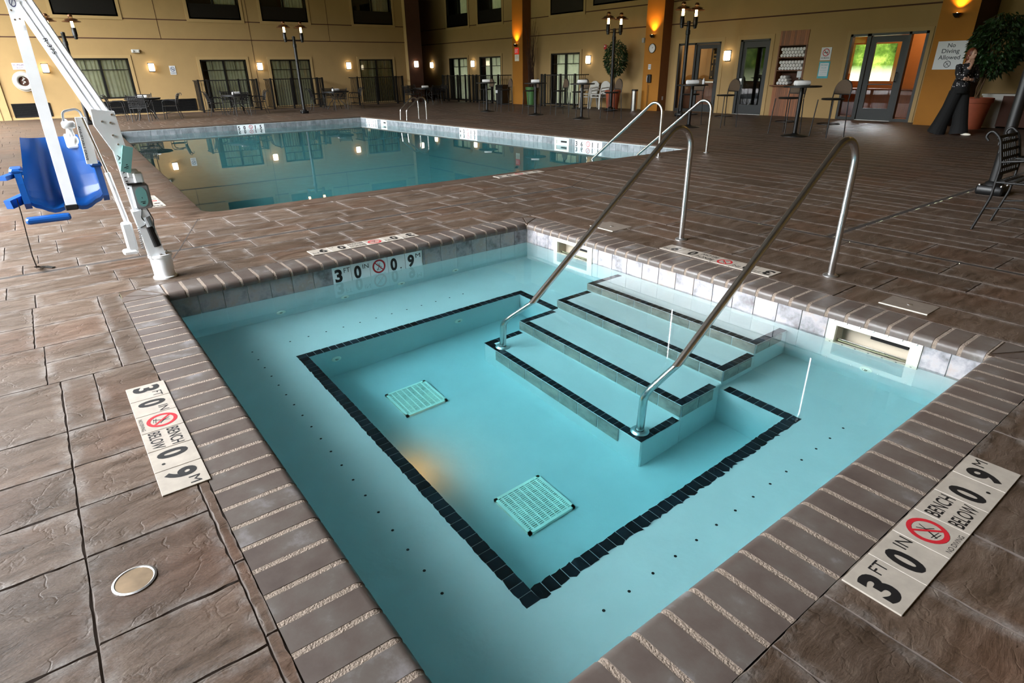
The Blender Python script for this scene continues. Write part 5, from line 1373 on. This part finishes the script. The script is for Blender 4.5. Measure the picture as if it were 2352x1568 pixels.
# ------------------------------------------------------------------ bar tables, stools
bt0=None
def bar_table(label,x,y):
    global bt0
    if bt0 is not None: return dup(bt0,(x,y,0),0,label)
    r=bt0=thing('bar_table',label,'table',(x,y,0),0,'tall black bar tables beyond the pool')
    b=MB(); b.lathe([(.27,0),(.27,.012),(.20,.03),(.07,.05),(.05,.07)],24,cap=False); b.lathe([(.27,0),(0,0)],24); b.build('base',M['black'],r,smooth=50)
    b=MB(); b.lathe([(.042,.05),(.042,.98)],14); b.build('pole',M['black'],r,smooth=50)
    b=MB(); b.lathe([(0,.975),(.36,.98),(.38,.99),(.38,1.005),(.36,1.012),(0,1.012)],32); b.build('tabletop',M['iron'],r,smooth=30)
    return r
so0=None
def stool(label,x,y,rz):
    global so0
    if so0 is not None: return dup(so0,(x,y,0),rz,label)
    r=so0=thing('bar_stool',label,'stool',(x,y,0),rz,'black bar stools with arched mesh backs')
    for sx,sy in ((-1,-1),(1,-1)):
        b=MB(); b.tube([(sx*.23,sy*.23,0),(sx*.20,sy*.19,.74)],.011,8); b.build('leg',M['iron'],r,smooth=60)
    for sx in (-1,1):
        b=MB(); b.tube([(sx*.23,.25,0),(sx*.21,.21,.74)],.011,8); b.build('leg',M['iron'],r,smooth=60)
    b=MB(); n=36; b.tube([(.225*math.cos(2*PI*k/n)*(1.0),.215*math.sin(2*PI*k/n),.26) for k in range(n)],.009,6,closed=True); b.build('footring',M['iron'],r,smooth=60)
    b=MB(); b.lathe([(0,.735),(.21,.735),(.225,.75),(.21,.768),(0,.772)],28); b.build('seat',M['iron'],r,smooth=40)
    w=.21; arch=[(-w,.21,.75),(-w,.225,.88)]+[(-w*math.cos(PI*k/12),.235+.02*math.sin(PI*k/12),.92+.20*math.sin(PI*k/12)) for k in range(13)]+[(w,.225,.88),(w,.21,.75)]
    b=MB(); b.tube(arch,.012,8); b.tube([(-w,.222,.84),(w,.222,.84)],.010,6); b.build('back_frame',M['iron'],r,smooth=60)
    b=MB(); pts=[(-w,.84),(w,.84)]+[(w*math.cos(PI*k/12),.92+.20*math.sin(PI*k/12)) for k in range(13)]
    b.prism(pts,frame((0,.235,0),(1,0,0),(0,0,1)),.006); b.build('mesh_back',M['mesh'],r)
    return r
BT=[(-15.12,10.15,'left of the twig vase'),(-12.24,10.15,'in front of the twig vase'),(-9.75,9.95,'left of the third lamp post'),(-5.57,9.78,'below the fourth lamp post'),(-2.55,9.5,'before the towel shelves')]
SO=[((-15.85,10.65),(-14.6,10.6)),((-12.72,10.35),(-11.7,10.75)),((-10.32,10.35),(-9.0,10.45)),((-6.1,10.45),(-5.0,10.4)),((-3.0,9.85),(-2.02,9.83))]
for (x,y,n),(s1,s2) in zip(BT,SO):
    bar_table('tall round black bar table '+n,x,y)
    stool('arched-back stool left of the bar table '+n,s1[0],s1[1],-.2); stool('arched-back stool right of the bar table '+n,s2[0],s2[1],-.3)
    folded('white rolled towels on the bar table '+n,x-.03,y,1.013,.9)
b=MB(); b.lathe([(.03,0),(.032,.09),(.012,.11),(.010,.14),(0,.145)],12); o=b.build('pump_bottle',M['sign'],smooth=50,loc=(-5.38,9.95,1.013)); tag(o,'small white pump bottle on the bar table below the fourth lamp post','bottle')

# ------------------------------------------------------------------ bins, pots, plants
r=thing('trash_bin','black square trash bin at the foot of the exit sign pillar','bin',(-19.05,13.8,0),.1)
b=MB(); b.lathe([(.26,0),(.30,.03),(.33,.70),(.33,.72)],4,M=Matrix.Rotation(PI/4,3,'Z').to_4x4()); b.build('body',M['black'],r)
b=MB(); b.bbox(-.26,.26,-.26,.26,.72,.82,.04); b.build('lid',M['black'],r)
b=MB(); b.box(-.19,-.06,-.262,-.235,.48,.60); b.build('label_sticker',M['sign'],r)
r=thing('ash_can','tall brushed steel ash can beside the clock pillar','bin',(-11.22,13.95,0))
b=MB(); b.lathe([(.115,0),(.115,.68),(.105,.69)],28,cap=False); b.lathe([(.115,0),(0,0)],28); b.build('body',M['steel'],r,smooth=40)
b=MB(); b.lathe([(.118,.66),(.118,.71),(.10,.715),(.0,.70)],28,cap=False); b.build('sand_tray',M['black'],r,smooth=40)
def foliage(b,c,rx,ry,rz_,n,size,droop=.5,shell=.55):
    for i in range(n):
        while True:
            p=Vector((rs.uniform(-1,1),rs.uniform(-1,1),rs.uniform(-1,1)))
            l=p.length
            if .01<l<1: break
        k=shell+(1-shell)*rs.random()**.6; p=p/l*k
        pos=Vector((c[0]+p.x*rx,c[1]+p.y*ry,c[2]+p.z*rz_))
        d=Vector((p.x+rs.uniform(-.6,.6),p.y+rs.uniform(-.6,.6),rs.uniform(-.6,.4)-droop)).normalized()
        s_=d.cross(Vector((rs.uniform(-1,1),rs.uniform(-1,1),rs.uniform(-1,1)))).normalized()
        L=size*rs.uniform(.7,1.3); w_=L*.2; nn=d.cross(s_)
        b.r=rs.random()
        b.add([pos,pos+d*L*.45+s_*w_,pos+d*L-nn*L*.15,pos+d*L*.45-s_*w_,pos+d*L*.45+nn*L*.05],[(0,1,4),(1,2,4),(2,3,4),(3,0,4)])
def potted_tree(label,x,y,pr,ph,cz,rx,rz_,n,cxo=0.,size=.10):
    r=thing('potted_ficus',label,'tree',(x,y,0))
    b=MB(); b.lathe([(0,0),(pr*.70,0),(pr*.92,ph*.84),(pr,ph*.845),(pr*1.02,ph*.99),(pr*.95,ph),(pr*.88,ph*.92),(0,ph*.9)],32); po=b.build('pot',M['terra'],r,smooth=35)
    b=MB(); b.lathe([(0,ph*.905),(pr*.86,ph*.915)],24); b.build('soil',M['bark'],po)
    b=MB()
    for k in range(3):
        a=k*2.1; b.tube([(.04*math.cos(a),.04*math.sin(a),ph*.9),(.05*math.cos(a+1.5),.05*math.sin(a+1.5),ph+.2),(.05*math.cos(a+3)+cxo*.5,.05*math.sin(a+3),cz-rz_*.6),(.2*rx*math.cos(a+3)+cxo,.2*rx*math.sin(a+3),cz)],[.022,.018,.016,.01],6)
    b.build('trunk',M['bark'],r,smooth=60)
    b=MB(); foliage(b,(cxo,0,cz),rx,rx,rz_,n,size); b.build('foliage',M['leaf'],r)
    return r
potted_tree('round-headed ficus tree in a terracotta pot left of the clock pillar',-12.30,13.95,.29,.68,1.76,.40,.62,1500,.05)
potted_tree('large dark ficus tree in a terracotta pot behind the standing person',-.66,13.75,.34,.67,1.75,.52,.66,2300,.12,.12)
r=thing('twig_vase','tall bundle of dry twigs in a green pot right of the exit sign pillar','vase',(-17.6,14.3,0))
b=MB(); b.lathe([(0,0),(.17,0),(.23,.62),(.25,.63),(.26,.72),(.24,.73),(.22,.66),(0,.64)],28); b.build('pot',M['greenpot'],r,smooth=35)
b=MB()
for k in range(46):
    a=rs.random()*6.28; q=rs.uniform(.02,.15); t=rs.uniform(.10,.34); h=rs.uniform(2.2,3.45)
    b.tube([(q*math.cos(a),q*math.sin(a),.62),(q*.9*math.cos(a+.4),q*.9*math.sin(a+.4),1.4),(t*.6*math.cos(a),t*.6*math.sin(a),h*.78),(t*math.cos(a+.3),t*math.sin(a+.3),h)],[.008,.007,.005,.003],4)
b.build('twigs',M['twig'],r)
# white resin chairs stacked by the wall
rc0=None
def resin(label,x,y,z,rz):
    global rc0
    if rc0 is not None: return dup(rc0,(x,y,z),rz,label)
    r=rc0=thing('resin_chair',label,'chair',(x,y,z),rz,'white resin chairs behind the third lamp post')
    for sx in (-1,1):
        b=MB(); b.beam((.25,sx*.25,0),(.20,sx*.22,.42),.05,.04); b.build('leg',M['resin'],r)
        b=MB(); b.beam((-.26,sx*.25,0),(-.20,sx*.22,.42),.05,.04); b.build('leg',M['resin'],r)
        b=MB(); b.tube(fillet([(.22,sx*.25,.40),(.20,sx*.26,.63),(-.22,sx*.25,.66)],[.06],4),.022,8); b.build('armrest',M['resin'],r,smooth=60)
    b=MB(); b.bbox(-.22,.24,-.23,.23,.40,.43,.012); b.build('seat',M['resin'],r)
    b=MB()
    n=12; v=[];f=[]
    for k in range(n+1):
        s=-1+2*k/n; h=.88-.12*abs(s)**2.5; v+=[(-.21,s*.23,.43),(-.31,s*.235,h),(-.24,s*.23,.43),(-.34,s*.235,h)]
    for k in range(n):
        a=4*k; f+=[(a,a+4,a+5,a+1),(a+2,a+3,a+7,a+6),(a+1,a+5,a+7,a+3)]
    b.add(v,f); b.build('backrest',M['resin'],r,smooth=50)
    return r
for i,(x,y) in enumerate(((-13.75,14.1),(-13.0,13.95))):
    for k in range(2): resin('white resin chair in the %s stack by the round potted tree, %s'%(('left','right')[i],('at the bottom','on top')[k]),x,y,.10*k,-PI/2)

# ------------------------------------------------------------------ the standing person
def remesh(mb,name,mats,parent,vox,smooth_it=4):
    tmp=mb.build(name+'_tmp',mats); 
    md=tmp.modifiers.new('r','REMESH'); md.mode='VOXEL'; md.voxel_size=vox; md.use_smooth_shade=True
    if smooth_it: sm=tmp.modifiers.new('s','SMOOTH'); sm.iterations=smooth_it; sm.factor=.5
    dg=bpy.context.evaluated_depsgraph_get(); dg.update()
    me=bpy.data.meshes.new_from_object(tmp.evaluated_get(dg)); me.name=name
    me.materials.clear(); me.materials.append(mats)
    bpy.data.objects.remove(tmp)
    o=bpy.data.objects.new(name,me); COL.objects.link(o); o.parent=parent; return o
pe=thing('person','person in black trousers and dotted blouse standing with hand to chin by potted tree','person',(-.45,11.95,0),R(-28))
sh=[(0,-.165,1.355),(.01,.165,1.355)]
b=MB()
# torso, neck, head
b.tube([(0,0,.86),(0,0,.95),(.0,0,1.08),(.015,0,1.22),(.02,0,1.33),(.02,0,1.40)],[.13,.145,.115,.125,.12,.06],16,flat=1.25)
b.tube([(.02,0,1.36),(.035,0,1.44),(.05,0,1.50)],[.055,.047,.05],12)
hd=Vector((.065,0,1.555)); b.ball(hd,.088,.072,.105,16,12); b.ball(hd+Vector((.03,0,-.06)),.058,.05,.05,12,8)
b.ball(hd+Vector((.092,0,-.012)),.014,.012,.022,8,6); b.ball(hd+Vector((.083,0,-.058)),.012,.022,.008,8,6)
for s in (-1,1): b.ball(hd+Vector((-.005,s*.074,-.01)),.018,.01,.028,8,6)
for s in (-1,1): b.ball(hd+Vector((.078,s*.03,.016)),.010,.018,.010,8,6)
# arms : right hand to chin, left forearm folded across the waist
def limb(pts,rad): b.tube(pts,rad,12)
limb([sh[0],(.07,-.215,1.22),(.15,-.215,1.09)],[.05,.046,.040]); limb([(.15,-.215,1.09),(.19,-.14,1.22),(.175,-.055,1.36)],[.040,.036,.026])
limb([sh[1],(.05,.225,1.22),(.10,.225,1.07)],[.05,.046,.040]); limb([(.10,.225,1.07),(.20,.10,1.075),(.225,-.06,1.09)],[.040,.036,.026])
# legs under the trousers
limb([(0,-.08,.88),(-.06,-.11,.5),(-.17,-.14,.08)],[.10,.07,.045]); limb([(0,.08,.88),(.08,.10,.5),(.14,.12,.08)],[.10,.07,.045])
def hand(o,d,up,side):
    o=Vector(o);d=Vector(d).normalized();u=Vector(up).normalized();w=d.cross(u).normalized(); u=w.cross(d)
    b.ball(o+d*.042,.016,.036,.046,10,8,M=Matrix((tuple(u),tuple(w),tuple(d))).transposed().to_4x4())
    for k,(off,L) in enumerate(((-.029,.068),(-.010,.078),(.009,.074),(.027,.058))):
        p0=o+d*.075+w*off; p1=p0+d*L*.45+u*.006; p2=p1+d*L*.30-u*.016; p3=p2+d*L*.10-u*.022
        b.tube([p0,p1,p2,p3],[.0085,.008,.0075,.006],6)
    q=o+d*.022-w*side*.032; b.tube([q,q-w*side*.02+d*.022-u*.006,q-w*side*.024+d*.05-u*.012],[.010,.009,.007],6)
hand((.175,-.055,1.36),(-.25,.25,.9),(.9,-.2,.3),1); hand((.225,-.06,1.09),(.0,-.95,.15),(.95,0,.1),-1)
body=remesh(b,'body',M['skin'],pe,.0075,2)
# blouse
b=MB(); b.tube([(0,0,.93),(0,0,1.0),(.0,0,1.10),(.02,0,1.22),(.022,0,1.33),(.012,0,1.385)],[.165,.155,.132,.142,.137,.085],18,flat=1.28)
b.tube([sh[0],(.07,-.218,1.22),(.15,-.218,1.09)],[.066,.060,.054],12); b.tube([(.15,-.218,1.09),(.185,-.15,1.20),(.187,-.11,1.265)],[.054,.05,.046],12)
b.tube([sh[1],(.05,.228,1.22),(.10,.228,1.07)],[.066,.060,.054],12); b.tube([(.10,.228,1.07),(.19,.11,1.075),(.215,.02,1.085)],[.054,.05,.046],12)
def dots():
    m=bpy.data.materials.new('dotted_black_fabric'); m.use_nodes=True; nt=m.node_tree; L=nt.links; p=nt.nodes['Principled BSDF']
    tc=nt.nodes.new('ShaderNodeTexCoord'); v=node(nt,'ShaderNodeTexVoronoi',_Scale=20.,_Randomness=.8); L.new(tc.outputs['Object'],v.inputs['Vector'])
    c=ramp(nt,v.outputs['Distance'],[(.0,(226,222,220)),(.20,(214,210,208)),(.24,(18,17,22)),(1.,(16,15,20))]); L.new(c,p.inputs['Base Color']); p.inputs['Roughness'].default_value=.8; return m
remesh(b,'blouse',dots(),pe,.009,3)
b=MB(); b.tube([(0,0,1.0),(0,0,.90),(0,0,.82)],[.150,.165,.16],18,flat=1.2)
b.tube([(0,-.075,.86),(-.05,-.10,.55),(-.13,-.13,.22),(-.18,-.14,.03)],[.125,.125,.145,.175],16,flat=.95); b.tube([(0,.075,.86),(.06,.09,.55),(.11,.11,.22),(.13,.12,.03)],[.125,.125,.145,.175],16,flat=.95)
M['blackcloth']=mat('black_trouser_cloth',(5,5,6),.85,var=.1); remesh(b,'trousers',M['blackcloth'],pe,.011,3)
for x,y,a in ((-.20,-.15,-.5),(.24,.12,.3)):
    b=MB(); b.M=Matrix.Translation((x,y,0))@Matrix.Rotation(a,4,'Z'); b.ball((.06,0,.028),.11,.042,.028,12,8); b.build('shoe',M['abs'],pe,smooth=60)
b=MB(); b.ball(hd+Vector((-.012,0,.022)),.100,.088,.105,18,12); b.ball(hd+Vector((-.045,0,-.05)),.065,.080,.085,14,10)
M['hair']=mat('auburn_hair',(104,50,28),.5,var=.25,scale=30,stretch=(1,1,.1),bump=.4,bscale=60); 
hv=remesh(b,'hair',M['hair'],pe,.009,2)
import bmesh as _bm
q=_bm.new(); q.from_mesh(hv.data); _bm.ops.delete(q,geom=[v for v in q.verts if v.co.x>.115 or (v.co.x>.085 and v.co.z<hd.z+.05 and abs(v.co.y)<.062)],context='VERTS'); q.to_mesh(hv.data); q.free()
M['eye']=mat('dark_eye',(30,22,20),.3)
b=MB(); 
for s in (-1,1): b.ball(hd+Vector((.084,s*.03,.014)),.006,.010,.005,8,6)
b.build('eyes',M['eye'],pe,smooth=60)
b=MB(); b.ball(hd+Vector((.0915,0,-.058)),.006,.020,.006,8,6); M['lip']=mat('lips',(150,70,66),.5); b.build('mouth',M['lip'],pe,smooth=60)

# ------------------------------------------------------------------ sky, daylight portals, camera
wd=bpy.data.worlds.new('sky'); SC.world=wd; wd.use_nodes=True; nt=wd.node_tree; N=nt.nodes; L=nt.links
tc=N.new('ShaderNodeTexCoord'); sp=N.new('ShaderNodeSeparateXYZ'); L.new(tc.outputs['Generated'],sp.inputs[0])
nz=node(nt,'ShaderNodeTexNoise',_Scale=22.,_Detail=6.,_Roughness=.7); L.new(tc.outputs['Generated'],nz.inputs['Vector'])
tr=ramp(nt,nz.outputs['Fac'],[(.36,(24,40,14)),(.5,(96,128,44)),(.62,(190,206,96)),(.72,(236,240,210))])
nz2=node(nt,'ShaderNodeTexNoise',_Scale=5.,_Detail=4.); L.new(tc.outputs['Generated'],nz2.inputs['Vector'])
ed=node(nt,'ShaderNodeMath',operation='MULTIPLY_ADD'); ed.inputs[1].default_value=-.35; L.new(nz2.outputs['Fac'],ed.inputs[0]); L.new(sp.outputs['Z'],ed.inputs[2])
sk=node(nt,'ShaderNodeMapRange',_From_Min=.00,_From_Max=.05); L.new(ed.outputs[0],sk.inputs[0])
skc=N.new('ShaderNodeRGB'); skc.outputs[0].default_value=(.92,.96,1.0,1)
ts=node(nt,'ShaderNodeVectorMath',operation='SCALE'); ts.inputs['Scale'].default_value=.055; L.new(tr,ts.inputs[0])
m1=node(nt,'ShaderNodeMix',data_type='RGBA'); L.new(sk.outputs[0],m1.inputs[0]); L.new(ts.outputs[0],m1.inputs[6]); L.new(skc.outputs[0],m1.inputs[7])
gr=node(nt,'ShaderNodeMapRange',_From_Min=-.03,_From_Max=.0); L.new(sp.outputs['Z'],gr.inputs[0])
grc=N.new('ShaderNodeRGB'); grc.outputs[0].default_value=(.09,.10,.06,1)
m2=node(nt,'ShaderNodeMix',data_type='RGBA'); L.new(gr.outputs[0],m2.inputs[0]); L.new(grc.outputs[0],m2.inputs[6]); L.new(m1.outputs[2],m2.inputs[7])
L.new(m2.outputs[2],N['Background'].inputs['Color']); N['Background'].inputs['Strength'].default_value=SKY
wd.cycles.sampling_method='MANUAL'; wd.cycles.sample_map_resolution=512
for i,(a,c,z0,z1) in enumerate(GL):
    ld=bpy.data.lights.new('daylight_portal','AREA'); ld.shape='RECTANGLE'; ld.size=c-a; ld.size_y=z1-z0
    ld.cycles.is_portal=True
    lo=bpy.data.objects.new('daylight_portal',ld); COL.objects.link(lo); lo.location=((a+c)/2,SY-.02,(z0+z1)/2); lo.rotation_euler=(PI/2,0,0)
cam=bpy.data.cameras.new('camera'); co=bpy.data.objects.new('camera',cam); COL.objects.link(co); SC.camera=co
cam.sensor_width=36; cam.sensor_fit='HORIZONTAL'; cam.lens=1364.18/2352*36; cam.clip_start=.05; cam.clip_end=200
yaw,pit,rol=2.4974,.42735,-.016178
f_=Vector((math.cos(yaw)*math.cos(pit),math.sin(yaw)*math.cos(pit),-math.sin(pit)))
r_=Vector((math.sin(yaw),-math.cos(yaw),0)); u_=r_.cross(f_)
r2=r_*math.cos(rol)+u_*math.sin(rol); u2=-r_*math.sin(rol)+u_*math.cos(rol)
co.matrix_world=Matrix(((r2.x,u2.x,-f_.x,4.6037),(r2.y,u2.y,-f_.y,-3.6647),(r2.z,u2.z,-f_.z,1.3882),(0,0,0,1)))
vs=SC.view_settings; vs.view_transform='Standard'; vs.look='None'; vs.gamma=1; vs.use_curve_mapping=False; vs.exposure=EXPO
SC.display_settings.display_device='sRGB'
cy=SC.cycles; cy.max_bounces=12; cy.use_adaptive_sampling=True; cy.adaptive_threshold=.03; cy.adaptive_min_samples=16; cy.diffuse_bounces=4; cy.glossy_bounces=4; cy.transmission_bounces=10; cy.transparent_max_bounces=12
cy.caustics_refractive=True; cy.caustics_reflective=True; cy.blur_glossy=1.0; cy.sample_clamp_indirect=12; cy.use_denoising=True; cy.time_limit=1150
